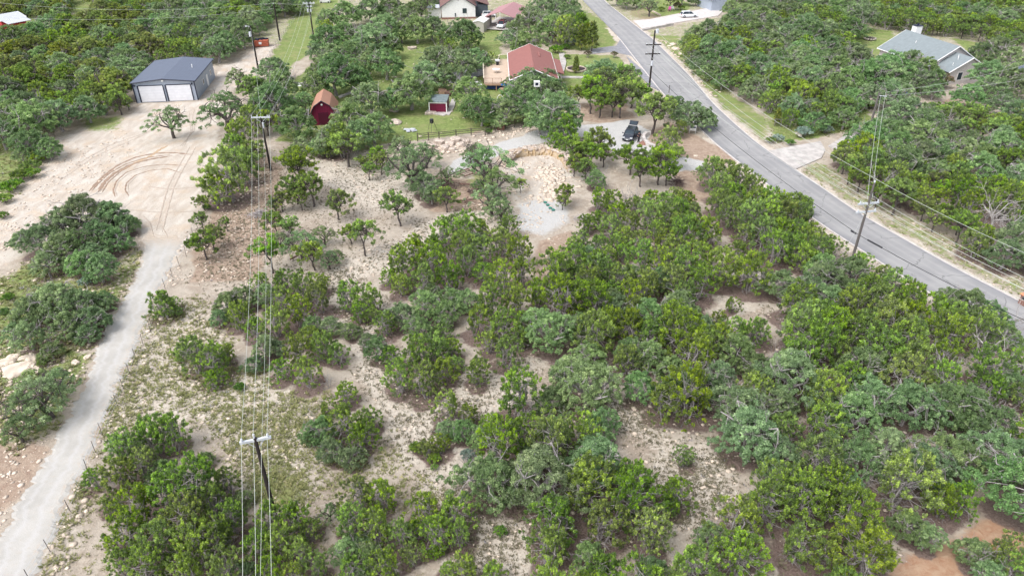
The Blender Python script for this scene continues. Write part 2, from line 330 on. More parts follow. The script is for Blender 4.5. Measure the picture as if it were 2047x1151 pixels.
def ground_material():
    t = NT('earth'); P3 = t.coord('Object')
    a1 = t.n('ShaderNodeAttribute', attribute_name='cover_a'); a2 = t.n('ShaderNodeAttribute', attribute_name='cover_b')
    s1 = t.n('ShaderNodeSeparateColor'); t.l(a1.outputs['Color'], s1.inputs[0]); s2 = t.n('ShaderNodeSeparateColor'); t.l(a2.outputs['Color'], s2.inputs[0])
    n1 = t.noise(.35, 6, .6, P3, .4); n2 = t.noise(1.6, 6, .65, P3, .6); n3 = t.noise(7, 5, .7, P3); n4 = t.noise(22, 3, .7, P3)
    vor = t.n('ShaderNodeTexVoronoi'); vor.inputs['Scale'].default_value = 2.6; t.l(P3, vor.inputs['Vector'])
    vd = vor.outputs['Distance']; vc = t.n('ShaderNodeSeparateColor'); t.l(vor.outputs['Color'], vc.inputs[0])
    def wgt(m, amp=.9, lo=.35, hi=.65, nn=n2):
        return t.ramp(t.math('ADD', m, t.math('MULTIPLY', t.math('SUBTRACT', nn, .5), amp)), lo, hi)
    c = t.mix(t.ramp(n1, .35, .65), (.36, .298, .24, 1), (.475, .415, .35, 1))
    c = t.mix(t.math('MULTIPLY', t.ramp(n2, .5, .68), .8), c, (.54, .47, .39, 1))
    c = t.mix(t.math('MULTIPLY', t.ramp(n3, .53, .7), .5), c, (.25, .20, .145, 1))  # dark speckles paint in stone shadows, and dry tufts
    # pale bare limestone flats with stones
    pale = t.mix(t.ramp(n2, .3, .7), (.465, .40, .335, 1), (.62, .56, .485, 1))
    pale = t.mix(t.math('MULTIPLY', t.ramp(n3, .54, .66), .5), pale, (.27, .22, .15, 1))
    c = t.mix(wgt(a2.outputs['Alpha']), c, pale)
    # caliche pad
    mp = t.n('ShaderNodeMapping'); mp.inputs['Scale'].default_value = (1, .35, 1); mp.inputs['Rotation'].default_value = (0, 0, R(-25)); t.l(P3, mp.inputs['Vector'])
    nc = t.noise(.8, 7, .65, mp.outputs[0], .5)
    cal = t.mix(t.ramp(nc, .3, .7), (.46, .39, .325, 1), (.60, .55, .49, 1)); cal = t.mix(t.math('MULTIPLY', t.ramp(n1, .5, .65), .7), cal, (.53, .42, .32, 1))
    cal = t.mix(t.math('MULTIPLY', t.ramp(n3, .62, .75), .4), cal, (.3, .25, .2, 1))
    c = t.mix(wgt(s1.outputs[1], .5), c, cal)
    grv = t.mix(t.ramp(n3, .3, .7), (.44, .43, .42, 1), (.55, .54, .525, 1)); grv = t.mix(t.math('MULTIPLY', t.ramp(n4, .6, .75), .5), grv, (.3, .3, .3, 1))
    c = t.mix(wgt(s1.outputs[2], .4), c, grv)
    br = t.mix(t.ramp(n2, .3, .7), (.29, .205, .155, 1), (.43, .335, .26, 1)); c = t.mix(wgt(s2.outputs[1], .7), c, br)
    org = t.mix(t.ramp(n2, .3, .7), (.38, .21, .13, 1), (.46, .32, .22, 1)); c = t.mix(wgt(s2.outputs[2], .7), c, org)
    duf = t.mix(t.ramp(n3, .35, .7), (.135, .095, .083, 1), (.25, .185, .16, 1)); duf = t.mix(t.math('MULTIPLY', t.ramp(n4, .6, .7), .35), duf, (.3, .26, .22, 1))
    c = t.mix(wgt(s2.outputs[0], .8), c, duf)
    gr = t.mix(t.ramp(n2, .3, .7), (.14, .19, .055, 1), (.25, .31, .10, 1)); gr = t.mix(t.math('MULTIPLY', t.ramp(n1, .47, .64), .45), gr, (.33, .30, .15, 1))
    gr = t.mix(t.math('MULTIPLY', t.ramp(n4, .5, .7), .35), gr, (.07, .10, .03, 1))
    c = t.mix(wgt(s1.outputs[0], 1.0, .33, .62), c, gr)
    t.base(c); t.rough(.95)
    h = t.math('ADD', t.math('MULTIPLY', n3, .6), t.math('ADD', t.math('MULTIPLY', n4, .3), t.math('MULTIPLY', n2, .9)))
    t.bump(h, .8, .16); return t.m
M['earth'] = ground_material()
def build_ground():
    ny, nx = XX.shape
    co_ = np.stack([XX, YY, ZZ], -1).reshape(-1, 3).astype(np.float32)
    idx = np.arange(ny * nx).reshape(ny, nx); f = np.stack([idx[:-1, :-1], idx[:-1, 1:], idx[1:, 1:], idx[1:, :-1]], -1).reshape(-1, 4)
    me = bpy.data.meshes.new('ground'); me.vertices.add(len(co_)); me.vertices.foreach_set('co', co_.ravel())
    me.loops.add(f.size); me.loops.foreach_set('vertex_index', f.ravel().astype(np.int32)); me.polygons.add(len(f))
    me.polygons.foreach_set('loop_start', np.arange(0, f.size, 4, dtype=np.int32)); me.polygons.foreach_set('use_smooth', np.ones(len(f), bool))
    me.update(calc_edges=True); me.materials.append(M['earth'])
    for nm, ch in (('cover_a', (m_grass, m_cal, m_grav, m_pale)), ('cover_b', (m_duff, m_brown, m_orange, m_pale))):
        at = me.color_attributes.new(nm, 'FLOAT_COLOR', 'POINT'); at.data.foreach_set('color', np.stack(ch, -1).reshape(-1).astype(np.float32))
    o = bpy.data.objects.new('ground', me); COL.objects.link(o); tag(o, kind='structure'); return o

# ------------------------------------------------------------------ road, ribbons, aprons, gravel track
def resample(pts, n):
    p = np.array(pts, float); d = np.r_[0, np.cumsum(np.hypot(*np.diff(p, axis=0).T))]; t = np.linspace(0, d[-1], n)
    q = np.stack([np.interp(t, d, p[:, 0]), np.interp(t, d, p[:, 1])], -1)
    for _ in range(max(2, n // 30)):
        q[1:-1] = (q[:-2] + 2 * q[1:-1] + q[2:]) / 4
    return q
def strip(name, A, B, z, nu, mat, kind='structure', jag=0.0, edge_drop=0.0):
    n = len(A); vs = []; fs = []; uv = []
    for i in range(n):
        a, b = A[i], B[i]
        if jag:
            d = (b - a) / np.hypot(*(b - a)); a = a + d * jag * (random.random() - .5 + .5 * math.sin(i * .23 + math.sin(i * .11) * 2)); b = b + d * jag * (random.random() - .5 + .5 * math.sin(i * .31 + 1 + math.sin(i * .13) * 2))
        for k in range(nu + 1):
            u = k / nu; p = a + (b - a) * u
            vs.append((p[0], p[1], z - (edge_drop if k in (0, nu) else 0) - (max(0, (14 - i) / 14) * .09 + random.uniform(-.03, .03) * (i < 14) if jag else 0))); uv.append((u, i / n))
    for i in range(n - 1):
        for k in range(nu): fs.append((i * (nu + 1) + k, i * (nu + 1) + k + 1, (i + 1) * (nu + 1) + k + 1, (i + 1) * (nu + 1) + k))
    me = bpy.data.meshes.new(name); me.from_pydata(vs, [], fs); me.materials.append(mat); me.update()
    at = me.attributes.new('across', 'FLOAT', 'POINT'); at.data.foreach_set('value', [u for u, v in uv])
    me.attributes.new('along', 'FLOAT', 'POINT').data.foreach_set('value', [v for u, v in uv])
    if me.polygons[0].normal.z < 0: me.flip_normals()
    o = bpy.data.objects.new(name, me); COL.objects.link(o); return tag(o, kind=kind)
def road_material():
    t = NT('asphalt'); P3 = t.coord('Object'); a = t.n('ShaderNodeAttribute', attribute_name='across').outputs['Fac']
    n1 = t.noise(.25, 5, .6, P3); n3 = t.noise(9, 4, .7, P3); n2 = t.noise(1.2, 4, .6, P3)
    c = t.mix(t.ramp(n1, .3, .7), (.265, .262, .268, 1), (.33, .325, .325, 1)); c = t.mix(t.math('MULTIPLY', t.ramp(n3, .55, .75), .35), c, (.2, .2, .21, 1))
    for u0 in (.20, .38, .62, .80):      # wheel paths polished paler
        g = t.math('SUBTRACT', 1.0, t.math('DIVIDE', t.math('ABSOLUTE', t.math('SUBTRACT', a, u0)), .055), clamp=True)
        c = t.mix(t.math('MULTIPLY', g, .3), c, (.40, .39, .38, 1))
    for u0 in (0.0, 1.0):
        g = t.math('SUBTRACT', 1.0, t.math('DIVIDE', t.math('ABSOLUTE', t.math('SUBTRACT', a, u0)), .13), clamp=True)
        c = t.mix(t.math('MULTIPLY', g, .5), c, (.20, .20, .225, 1))
    g = t.math('SUBTRACT', 1.0, t.math('DIVIDE', t.math('ABSOLUTE', t.math('SUBTRACT', a, .5)), .03), clamp=True)
    c = t.mix(t.math('MULTIPLY', g, .3), c, (.22, .21, .21, 1))
    vo = t.n('ShaderNodeTexVoronoi', feature='DISTANCE_TO_EDGE'); vo.inputs['Scale'].default_value = .22; dn = t.n('ShaderNodeTexNoise'); dn.inputs['Scale'].default_value = .9; t.l(P3, dn.inputs['Vector'])
    va = t.n('ShaderNodeVectorMath', operation='ADD'); t.l(P3, va.inputs[0]); t.l(dn.outputs['Color'], va.inputs[1]); t.l(va.outputs[0], vo.inputs['Vector'])
    crk = t.math('MULTIPLY', t.math('LESS_THAN', vo.outputs['Distance'], .012), t.ramp(n1, .45, .55)); c = t.mix(t.math('MULTIPLY', crk, .55), c, (.12, .12, .125, 1))
    c = t.mix(t.math('MULTIPLY', t.ramp(n2, .62, .68), .22), c, (.38, .37, .36, 1))
    t.base(c); t.rough(.85); t.bump(n3, .3, .01); return t.m
M['asphalt'] = road_material()
M['concrete'] = simple('concrete', (.56, .52, .50, 1), .85, .12, 1.2, bump=.2)
M['concrete_old'] = simple('concrete_old', (.46, .43, .41, 1), .85, .2, .8, bump=.2)
M['asphalt_old'] = simple('asphalt_old', (.26, .26, .28, 1), .85, .2, 1.2, bump=.2)
def track_material():
    t = NT('crushed_gravel'); P3 = t.coord('Object'); a = t.n('ShaderNodeAttribute', attribute_name='across').outputs['Fac']
    n1 = t.noise(.5, 5, .6, P3); n3 = t.noise(14, 4, .7, P3); n2 = t.noise(3, 5, .6, P3)
    c = t.mix(t.ramp(n1, .3, .7), (.40, .382, .355, 1), (.49, .47, .44, 1)); n4 = t.noise(34, 3, .7, P3); c = t.mix(t.math('MULTIPLY', t.ramp(n4, .5, .68), .4), c, (.27, .26, .25, 1)); c = t.mix(t.math('MULTIPLY', t.ramp(n3, .5, .7), .5), c, (.30, .29, .28, 1)); c = t.mix(t.math('MULTIPLY', t.ramp(n2, .52, .7), .5), c, (.44, .39, .33, 1))
    for u0 in (.28, .62):
        g = t.math('SUBTRACT', 1.0, t.math('DIVIDE', t.math('ABSOLUTE', t.math('SUBTRACT', a, t.math('ADD', u0 - .04, t.math('MULTIPLY', n1, .08)))), .09), clamp=True)
        c = t.mix(t.math('MULTIPLY', g, .55), c, (.50, .49, .485, 1))
    g = t.math('SUBTRACT', 1.0, t.math('DIVIDE', t.math('ABSOLUTE', t.math('SUBTRACT', a, .86)), .08), clamp=True)
    c = t.mix(t.math('MULTIPLY', t.math('MULTIPLY', g, t.ramp(n2, .45, .6)), .6), c, (.45, .37, .30, 1))
    al = t.n('ShaderNodeAttribute', attribute_name='along').outputs['Fac']
    c = t.mix(t.ramp(t.math('ADD', al, t.math('MULTIPLY', t.math('SUBTRACT', n2, .5), .12)), .10, .02), c, (.46, .385, .315, 1))
    t.base(c); t.rough(.95); t.bump(t.math('ADD', n3, n2), .5, .04); return t.m
M['crushed_gravel'] = track_material()
rl, rr = resample(W(ROAD_L), 140), resample(W(ROAD_R), 140)
strip('road', rl, rr, .02, 8, M['asphalt'], edge_drop=.0)
def offset(q, d):
    t = np.gradient(q, axis=0); t /= np.hypot(t[:, 0], t[:, 1])[:, None]; return q + np.stack([-t[:, 1], t[:, 0]], -1) * d
def ribbon(name, q, w0, w1, z, mat):
    A, B = offset(q, w0), offset(q, w1); n = len(q); mb = MB()
    for i in range(n - 1):
        a, b, c, d = A[i], B[i], B[i + 1], A[i + 1]
        mb.add([(a[0], a[1], z), (b[0], b[1], z), (c[0], c[1], z), (d[0], d[1], z), (a[0], a[1], -.2), (b[0], b[1], -.2), (c[0], c[1], -.2), (d[0], d[1], -.2)], [(0, 1, 2, 3), (0, 3, 7, 4), (1, 5, 6, 2)])
    return tag(mb.build(name, mat), kind='structure')
side = 1 if (offset(rl, 1)[70] - rr[70])[0] ** 2 + (offset(rl, 1)[70] - rr[70])[1] ** 2 > ((rl[70] - rr[70]) ** 2).sum() else -1
ribbon('kerb', rl[52:], side * .02, side * .26, .05, M['concrete'])
ribbon('kerb', rr[:], -side * .02, -side * .24, .045, M['concrete'])
def flat(name, pts, z, mat, th=.25):
    mb = MB(); mb.prism(W(pts), z - th, z); o = mb.build(name, mat); 
    return tag(o, kind='structure')
flat('concrete_apron', APRON_R, .055, M['concrete_old'])
flat('concrete_driveway', DRIVE_C, .06, M['concrete'])
flat('asphalt_driveway', APRON_L, .012, M['asphalt_old'])
flat('asphalt_driveway', PARK_L, .010, M['asphalt_old'])
flat('asphalt_driveway', [(880,150),(905,146),(935,136),(966,133),(968,150),(930,158),(912,166),(895,164)], .02, M['asphalt_old'])
flat('garden_path', [(1117,106),(1128,106),(1132,125),(1128,142),(1118,150),(1112,150),(1122,135)], .02, M['concrete_old'])
flat('garden_path', [(1112,152),(1172,153),(1172,156),(1112,156)], .02, M['concrete_old'])
flat('garden_path', [(676,192),(700,184),(710,180),(711,183),(692,190),(678,196)], .02, M['concrete'])
flat('garden_path', [(888,228),(896,218),(903,198),(912,195),(908,215),(898,230)], .02, M['concrete_old'])
flat('dirt_driveway', [(1655,292),(1690,270),(1742,250),(1742,262),(1700,284),(1672,300)], .02, M['concrete_old'])
tl, tr_ = resample(W(TRACK_L), 260), resample(W(TRACK_R), 260)
strip('gravel_path', tl, tr_, .0, 10, M['crushed_gravel'], jag=.45, edge_drop=.07)
# tyre ruts curling over the caliche pad (real grooves pressed in as low ridges of darker soil)
M['rut_soil'] = simple('rut_soil', (.30, .215, .16, 1), .95, .25, 3); M['rut_pale'] = simple('rut_pale', (.44, .37, .31, 1), .95, .15, 3)
def rut(pts, wd, mat, z=-.02):
    q = resample([G(*p) for p in pts], 60); n = len(q); mb = MB(); T = np.gradient(q, axis=0); T /= np.hypot(T[:, 0], T[:, 1])[:, None]; N = np.stack([-T[:, 1], T[:, 0]], -1)
    vs = []
    for i in range(n):
        f = wd * (.75 + .35 * math.sin(i * 1.3) * random.random()) * min(1, i / 5 + .1, (n - 1 - i) / 5 + .1) / 2
        vs += [(q[i][0] + N[i][0] * f, q[i][1] + N[i][1] * f, z - .02), (q[i][0], q[i][1], z + .012), (q[i][0] - N[i][0] * f, q[i][1] - N[i][1] * f, z - .02)]
    fs = [(3 * i + k, 3 * i + k + 1, 3 * i + k + 4, 3 * i + k + 3) for i in range(n - 1) for k in (0, 1)]
    mb.add(vs, fs); me = mb.mesh('tyre_rut', mat)
    if me.polygons[0].normal.z < 0: me.flip_normals()
    o = bpy.data.objects.new('tyre_rut', me); COL.objects.link(o); tag(o, kind='structure')
rut([(178,382),(190,368),(208,350),(235,330),(270,314),(310,306),(350,305),(385,309)], .55, M['rut_soil'])
rut([(183,382),(198,364),(218,346),(250,328),(290,315),(340,309)], .38, M['rut_soil'])
rut([(196,384),(208,364),(228,346),(262,328),(300,318),(345,311)], .75, M['rut_soil'])
rut([(204,384),(216,364),(240,343),(270,326)], .3, M['rut_soil'])
rut([(230,394),(226,380),(232,362),(252,344),(290,332),(330,328),(368,331)], .3, M['rut_soil'])
rut([(234,392),(229,380),(236,363),(256,347),(292,335)], .3, M['rut_pale'])
rut([(258,392),(250,380),(252,366),(270,350),(300,340),(335,337),(362,345)], .26, M['rut_soil'])
rut([(256,380),(256,368),(272,353)], .15, M['rut_pale'])
rut([(335,291),(320,298),(300,312),(272,324),(240,342)], .9, simple('rut_ochre', (.45, .33, .22, 1), .95, .2, 3), -.035)
for x0, d in ((372, 0), (384, 4)):
    rut([(x0 + 8, 292), (x0 - 8, 320), (x0 - 24, 348), (x0 - 36, 372), (x0 - 44, 400), (x0 - 52, 430), (x0 - 60, 460 + d)], .35, M['rut_pale'])
rut([(420,420),(330,425),(240,418),(180,430)], .3, M['rut_pale'], -.015); rut([(410,372),(340,378),(290,372)], .5, M['rut_pale']); rut([(150,330),(220,290),(300,262),(350,225)], .35, M['rut_pale']); rut([(120,360),(190,312),(290,268),(340,225)], .3, M['rut_pale'])
rut([(285,430),(300,445),(308,475)], .2, M['rut_pale']); rut([(322,450),(334,470),(334,500)], .2, M['rut_pale'])
for k in range(3): rut([(398 - k * 9, 215 + k * 3), (392 - k * 7, 235), (388 - k * 3, 262), (360 + k * 4, 292)], .22, M['rut_pale'])

def ingz(xs, ys):
    i = np.clip(np.searchsorted(ax, xs) - 1, 0, len(ax) - 2); j = np.clip(np.searchsorted(ay, ys) - 1, 0, len(ay) - 2); u = (xs - ax[i]) / (ax[i + 1] - ax[i]); v = (ys - ay[j]) / (ay[j + 1] - ay[j])
    return ZZ[j, i] * (1 - u) * (1 - v) + ZZ[j, i + 1] * u * (1 - v) + ZZ[j + 1, i] * (1 - u) * v + ZZ[j + 1, i + 1] * u * v
# ------------------------------------------------------------------ trees
class Leaves:
    grey = .34
    def __init__(s): s.g = []; s.c = []; s.n = []; s.sz = []; s.t = []
    def clump(s, c, r, d, N, size, tint, flat=.0, spread=.35):
        """N leaf sprays over the upper and outer shell of an ellipsoid with long axis d"""
        if N > 90:                     # a clump is three to five smaller sprays
            m = random.randint(3, 5); d = np.array(d, float); d /= np.linalg.norm(d)
            for j in range(m):
                v = rng.normal(size=3); v[2] = abs(v[2]) * .8; v /= np.linalg.norm(v) + 1e-9
                off = v * r[0] * .62 + d * (r[1] - r[0]) * .3
                s.clump(np.array(c) + off, (r[0] * rng.uniform(.34, .56), r[1] * rng.uniform(.40, .78)), d + v * .55, min(89, int(N / m * 1.05)), size, tint + rng.normal() * .14, flat, spread)
            return
        d = np.array(d, float); d /= np.linalg.norm(d); p = rng.normal(size=(N, 3)); p /= np.linalg.norm(p, axis=1)[:, None]
        up = p @ d; p = np.where((up < -.25)[:, None], p - 2 * up[:, None] * d * .9, p)
        rad = 1 - rng.random(N) ** 2 * .55
        q = p * rad[:, None]; a = (q @ d)[:, None] * d; q = (q - a) * r[0] + a * r[1]
        nrm = p + rng.normal(size=(N, 3)) * spread + np.array([0, 0, .25]); nrm /= np.linalg.norm(nrm, axis=1)[:, None]
        g = p * .8 + d * .9 + rng.normal(size=(N, 3)) * .35; s.g.append(g / np.linalg.norm(g, axis=1)[:, None]); s.c.append(np.array(c) + q); s.n.append(nrm); s.sz.append(size * (.6 + .8 * rng.random(N)))
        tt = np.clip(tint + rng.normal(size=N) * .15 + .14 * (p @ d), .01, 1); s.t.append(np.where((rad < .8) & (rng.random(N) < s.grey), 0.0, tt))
    def mesh(s, name, mat, ratio=.6, spray=0.0):
        c = np.concatenate(s.c); n = np.concatenate(s.n); sz = np.concatenate(s.sz); t = np.concatenate(s.t); N = len(c)
        a = np.cross(n, rng.normal(size=(N, 3))); a /= np.linalg.norm(a, axis=1)[:, None] + 1e-9; b = np.cross(n, a)
        if spray:
            g = np.concatenate(s.g); k_ = (rng.random(N) < spray)[:, None]; b2 = np.cross(g, rng.normal(size=(N, 3))); b2 /= np.linalg.norm(b2, axis=1)[:, None] + 1e-9
            a = np.where(k_, g * 1.45, a); b = np.where(k_, b2 * .62, b); n = np.cross(a, b)
        a *= sz[:, None] * .5; b *= sz[:, None] * .5 * ratio; k = n * sz[:, None] * .12
        v = np.stack([c - a, c - b * 1.0 + k, c + a, c + b + k], 1).reshape(-1, 3).astype(np.float32)
        me = bpy.data.meshes.new(name); me.vertices.add(4 * N); me.vertices.foreach_set('co', v.ravel())
        me.loops.add(4 * N); me.loops.foreach_set('vertex_index', np.arange(4 * N, dtype=np.int32)); me.polygons.add(N)
        me.polygons.foreach_set('loop_start', np.arange(0, 4 * N, 4, dtype=np.int32)); me.update(calc_edges=True)
        at = me.attributes.new('tint', 'FLOAT', 'FACE'); at.data.foreach_set('value', t.astype(np.float32)); me.materials.append(mat); return me
def limb(mb, p0, p1, r0, r1, bend=.15, n=5, seg=4):
    p0, p1 = Vector(p0), Vector(p1); L = (p1 - p0).length; o = Vector((random.uniform(-1, 1), random.uniform(-1, 1), random.uniform(-.2, .6))) * L * bend
    pts = [p0.lerp(p1, i / seg) + o * math.sin(math.pi * i / seg) + Vector([random.uniform(-1, 1) * L * .03 for _ in range(3)]) * (0 < i < seg) for i in range(seg + 1)]
    mb.tube(pts, [r0 + (r1 - r0) * i / seg for i in range(seg + 1)], n, cap=False); return pts
def twigs(mb, p, d, L, r, depth_, n=2):
    d = Vector(d).normalized(); e = Vector(p) + d * L; limb(mb, p, e, r, r * .45, .12, 4, 3)
    if depth_ > 0:
        for _ in range(n + (random.random() < .5)):
            q = Vector(p).lerp(e, random.uniform(.45, 1)); dd = (d + Vector([random.uniform(-1, 1) for _ in range(3)]) * .75).normalized()
            twigs(mb, q, dd, L * random.uniform(.5, .75), r * .5, depth_ - 1, n)
def juniper(i, Rr=2.1, H=4.3, base=.22, n=120, N=130, size=.118, lean=0):
    H *= random.uniform(.85, 1.12)
    L = Leaves(); tb = MB(); st = random.randint(2, 4)
    lob = [(random.uniform(0, 6.28), random.uniform(.18, .34)) for _ in range(3)]
    stems = []
    for k in range(st):
        a = 6.28 * k / st + random.random(); top = Vector((math.cos(a) * Rr * .35 + lean * .6, math.sin(a) * Rr * .35, H * random.uniform(.6, .8)))
        stems.append(limb(tb, (math.cos(a) * .12, math.sin(a) * .12, -.35), top, random.uniform(.09, .14), .04, .12, 6, 5))
    for k in range(n):
        ht = (k + .5) / n; z = H * (base + (1 - base) * ht ** .85) * random.uniform(.93, 1.03)
        a = k * 2.39996 + random.uniform(-.4, .4); env = math.sqrt(max(0.02, 1 - ((z / H - .38) / .66) ** 2)) if z / H > .38 else .72 + .28 * (z / H) / .38
        env *= 1 + sum(s_ * math.cos(a - p_) for p_, s_ in lob)
        rr = Rr * env * (random.uniform(.62, 1.0) if random.random() < .72 else random.uniform(.1, .6))
        c = (math.cos(a) * rr + lean * z / H, math.sin(a) * rr, z - .28)
        d = (math.cos(a) * .55 * rr / Rr + random.uniform(-.2, .2), math.sin(a) * .55 * rr / Rr + random.uniform(-.2, .2), 1.0)
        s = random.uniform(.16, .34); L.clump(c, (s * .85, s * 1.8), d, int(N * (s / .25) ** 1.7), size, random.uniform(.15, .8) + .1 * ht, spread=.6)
        if k % 3: continue
        q = random.choice(stems)[random.randint(2, 5)]; limb(tb, q, (c[0], c[1], c[2] - .1), .032, .012, .1, 4, 3)
    for _ in range(34):
        a = random.uniform(0, 6.28); z = H * random.uniform(.15, .85); q = random.choice(stems)[random.randint(1, 4)]
        twigs(tb, q, (math.cos(a), math.sin(a), random.uniform(-.1, .5)), Rr * random.uniform(.4, .62), .022, 1)
    return tb, L, Rr, H, H * .58
def juniper_tree(i, Rr=1.9, H=4.4, n=62, N=120):
    H *= random.uniform(.82, 1.1)
    L = Leaves(); tb = MB(); lean = random.uniform(-.6, .6); fork = Vector((lean * .4, random.uniform(-.2, .2), H * random.uniform(.28, .38)))
    limb(tb, (0, 0, -.35), fork, .13, .09, .06, 7, 5); tips = []
    for k in range(random.randint(3, 5)):
        a = 6.28 * k / 4 + random.random(); tip = Vector((math.cos(a) * Rr * .5 + lean, math.sin(a) * Rr * .5, H * random.uniform(.65, .85)))
        tips.append(limb(tb, fork, tip, .075, .03, .12, 5, 5))
    cen = Vector((lean, 0, H * .62)); lob = [(random.uniform(0, 6.28), random.uniform(.15, .4)) for _ in range(2)]
    for k in range(n):
        v = Vector([random.gauss(0, 1) for _ in range(3)]).normalized(); v.z = v.z if v.z > -.45 else -v.z * .6
        a = math.atan2(v.y, v.x); m = 1 + sum(s_ * math.cos(a - p_) for p_, s_ in lob); m *= random.uniform(.55, 1)
        c = cen + Vector((v.x * Rr * m, v.y * Rr * m, v.z * H * .34)); d = (v.x * .7, v.y * .7, .9)
        if k % 7 == 0: c.z -= H * .18
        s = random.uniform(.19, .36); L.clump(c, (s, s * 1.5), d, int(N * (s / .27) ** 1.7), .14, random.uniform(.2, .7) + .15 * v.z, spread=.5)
        q = random.choice(tips)[random.randint(2, 5)]; limb(tb, q, c, .03, .012, .12, 4, 3)
    for _ in range(8):
        twigs(tb, random.choice(tips)[3], (random.uniform(-1, 1), random.uniform(-1, 1), .2), 1.0, .018, 1)
    return tb, L, Rr, H, H * .62
def oak(i, Rr=3.3, H=5.4, n=100, N=230, open_=False, size=.135, flat=.25):
    H *= random.uniform(.88, 1.12)
    L = Leaves(); L.grey = .14; tb = MB(); fork = Vector((random.uniform(-.3, .3), random.uniform(-.3, .3), H * random.uniform(.2, .3)))
    limb(tb, (0, 0, -.35), fork, .26, .2, .05, 8, 4); mains = []; k0 = random.random() * 6.28; nm = random.randint(5, 7)
    for k in range(nm):
        a = k0 + 6.28 * k / nm + random.uniform(-.3, .3); rr = Rr * random.uniform(.5, .8)
        mains.append(limb(tb, fork, (math.cos(a) * rr, math.sin(a) * rr, H * random.uniform(.55, .8)), .14, .05, .2, 6, 6))
    lob = [(random.uniform(0, 6.28), random.uniform(.15, .3)) for _ in range(3)]
    cl = []
    for k in range(n):
        a = k * 2.39996 + random.uniform(-.5, .5); u = math.sqrt((k + .5) / n); env = 1 + sum(s_ * math.cos(a * (j + 1) - p_) for j, (p_, s_) in enumerate(lob))
        rr = Rr * u * env * random.uniform(.8, 1.02) * .9; z = H * (.92 - .5 * u ** 2.2) * random.uniform(.82, 1.05) - .3
        if open_ and random.random() < .3: continue
        s = random.uniform(.34, .62) * (Rr / 3.3) * (.8 if open_ else 1)
        c = Vector((math.cos(a) * rr, math.sin(a) * rr, z)); tint = random.uniform(.2, .75)
        L.clump(c, (s * 1.05, s * .85), (math.cos(a) * .25 * u, math.sin(a) * .25 * u, 1), int(N * (s / .47) ** 1.8 * (.7 if open_ else 1)), size, tint, spread=.55); cl.append(c)
        if k % 2: continue
        q = min((random.choice(m)[0:] if 0 else m[random.randint(2, 6)] for m in mains), key=lambda p: (p - c).length)
        limb(tb, q, c - Vector((0, 0, .1)), .045, .015, .15, 4, 3)
    for k in range(n // 2 if not open_ else 6):           # lower skirt
        a = random.uniform(0, 6.28); rr = Rr * random.uniform(.55, .92); s = random.uniform(.32, .55) * (Rr / 3.3)
        L.clump((math.cos(a) * rr, math.sin(a) * rr, H * random.uniform(.25, .48)), (s, s * .8), (math.cos(a) * .5, math.sin(a) * .5, .8), int(N * .8 * (s / .47) ** 1.8), size, random.uniform(.1, .55), spread=.55)
    for _ in range(11):
        q = random.choice(mains)[random.randint(3, 6)]; twigs(tb, q, (random.uniform(-1, 1), random.uniform(-1, 1), random.uniform(.1, .9)), Rr * .35, .035, 2)
    return tb, L, Rr, H, H * .62
def dead(i, Rr=1.9, H=3.6):
    tb = MB(); tops = limb(tb, (0, 0, -.35), (.1, 0, H * .4), .12, .09, .08, 6, 4)
    for k in range(11):
        a = 6.28 * k / 11 + random.uniform(-.3, .3); q = tops[random.randint(1, 4)]
        twigs(tb, q, (math.cos(a), math.sin(a), random.uniform(.3, 1.3)), random.uniform(1.0, 1.5) * Rr * .55, .06, 3, 2)
    return tb, None, Rr, H, H * .6
def shrub(i, Rr=1.0, H=1.1):
    L = Leaves(); tb = MB()
    for k in range(16):
        a = k * 2.4; rr = Rr * math.sqrt((k + .5) / 16) * .85; z = H * (.75 - .45 * (rr / Rr) ** 2)
        L.clump((math.cos(a) * rr, math.sin(a) * rr, z), (.32, .34), (math.cos(a) * .4, math.sin(a) * .4, 1), 190, .14, random.uniform(.2, .8), spread=.5)
        limb(tb, (0, 0, -.2), (math.cos(a) * rr, math.sin(a) * rr, z), .02, .008, .1, 4, 2)
    return tb, L, Rr, H, H * .5
def cypress(i, Rr=.8, H=3.4):
    L = Leaves(); tb = MB(); limb(tb, (0, 0, -.3), (0, 0, H * .8), .08, .02, .02, 6, 4)
    for k in range(40):
        u = (k + .5) / 40; a = k * 2.4; rr = Rr * (1 - u) ** .7 * .75; L.clump((math.cos(a) * rr, math.sin(a) * rr, .3 + u * (H - .5)), (.22, .45), (math.cos(a) * .3, math.sin(a) * .3, 1), 150, .14, random.uniform(.3, .8))
    return tb, L, Rr, H, H * .5
ARCH = {}
def arch(code, fn, cnt, leaf, bark, kind, **kw):
    ARCH[code] = []
    for i in range(cnt):
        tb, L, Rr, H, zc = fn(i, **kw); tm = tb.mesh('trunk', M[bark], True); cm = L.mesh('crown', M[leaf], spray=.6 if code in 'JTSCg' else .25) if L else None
        ARCH[code].append((tm, cm, Rr, H, zc))
arch('J', juniper, 9, 'leaf_juniper', 'bark', 'juniper'); arch('T', juniper_tree, 6, 'leaf_juniper', 'bark_dark', 'juniper')
arch('O', oak, 8, 'leaf_oak', 'bark', 'oak'); arch('o', oak, 4, 'leaf_oak', 'bark_dark', 'oak', open_=True, Rr=2.9, H=4.9)
arch('Y', oak, 2, 'leaf_yellow', 'bark_dark', 'oak', Rr=2.7, H=5.2); arch('D', dead, 3, 'leaf_oak', 'dead_wood', 'dead')
arch('S', shrub, 3, 'leaf_shrub', 'bark_dark', 'shrub'); arch('C', cypress, 2, 'leaf_yellow', 'bark_dark', 'cypress')
arch('g', shrub, 2, 'leaf_grey', 'bark', 'shrub'); arch('K', shrub, 1, 'leaf_pink', 'bark', 'shrub', Rr=1.1, H=1.9)
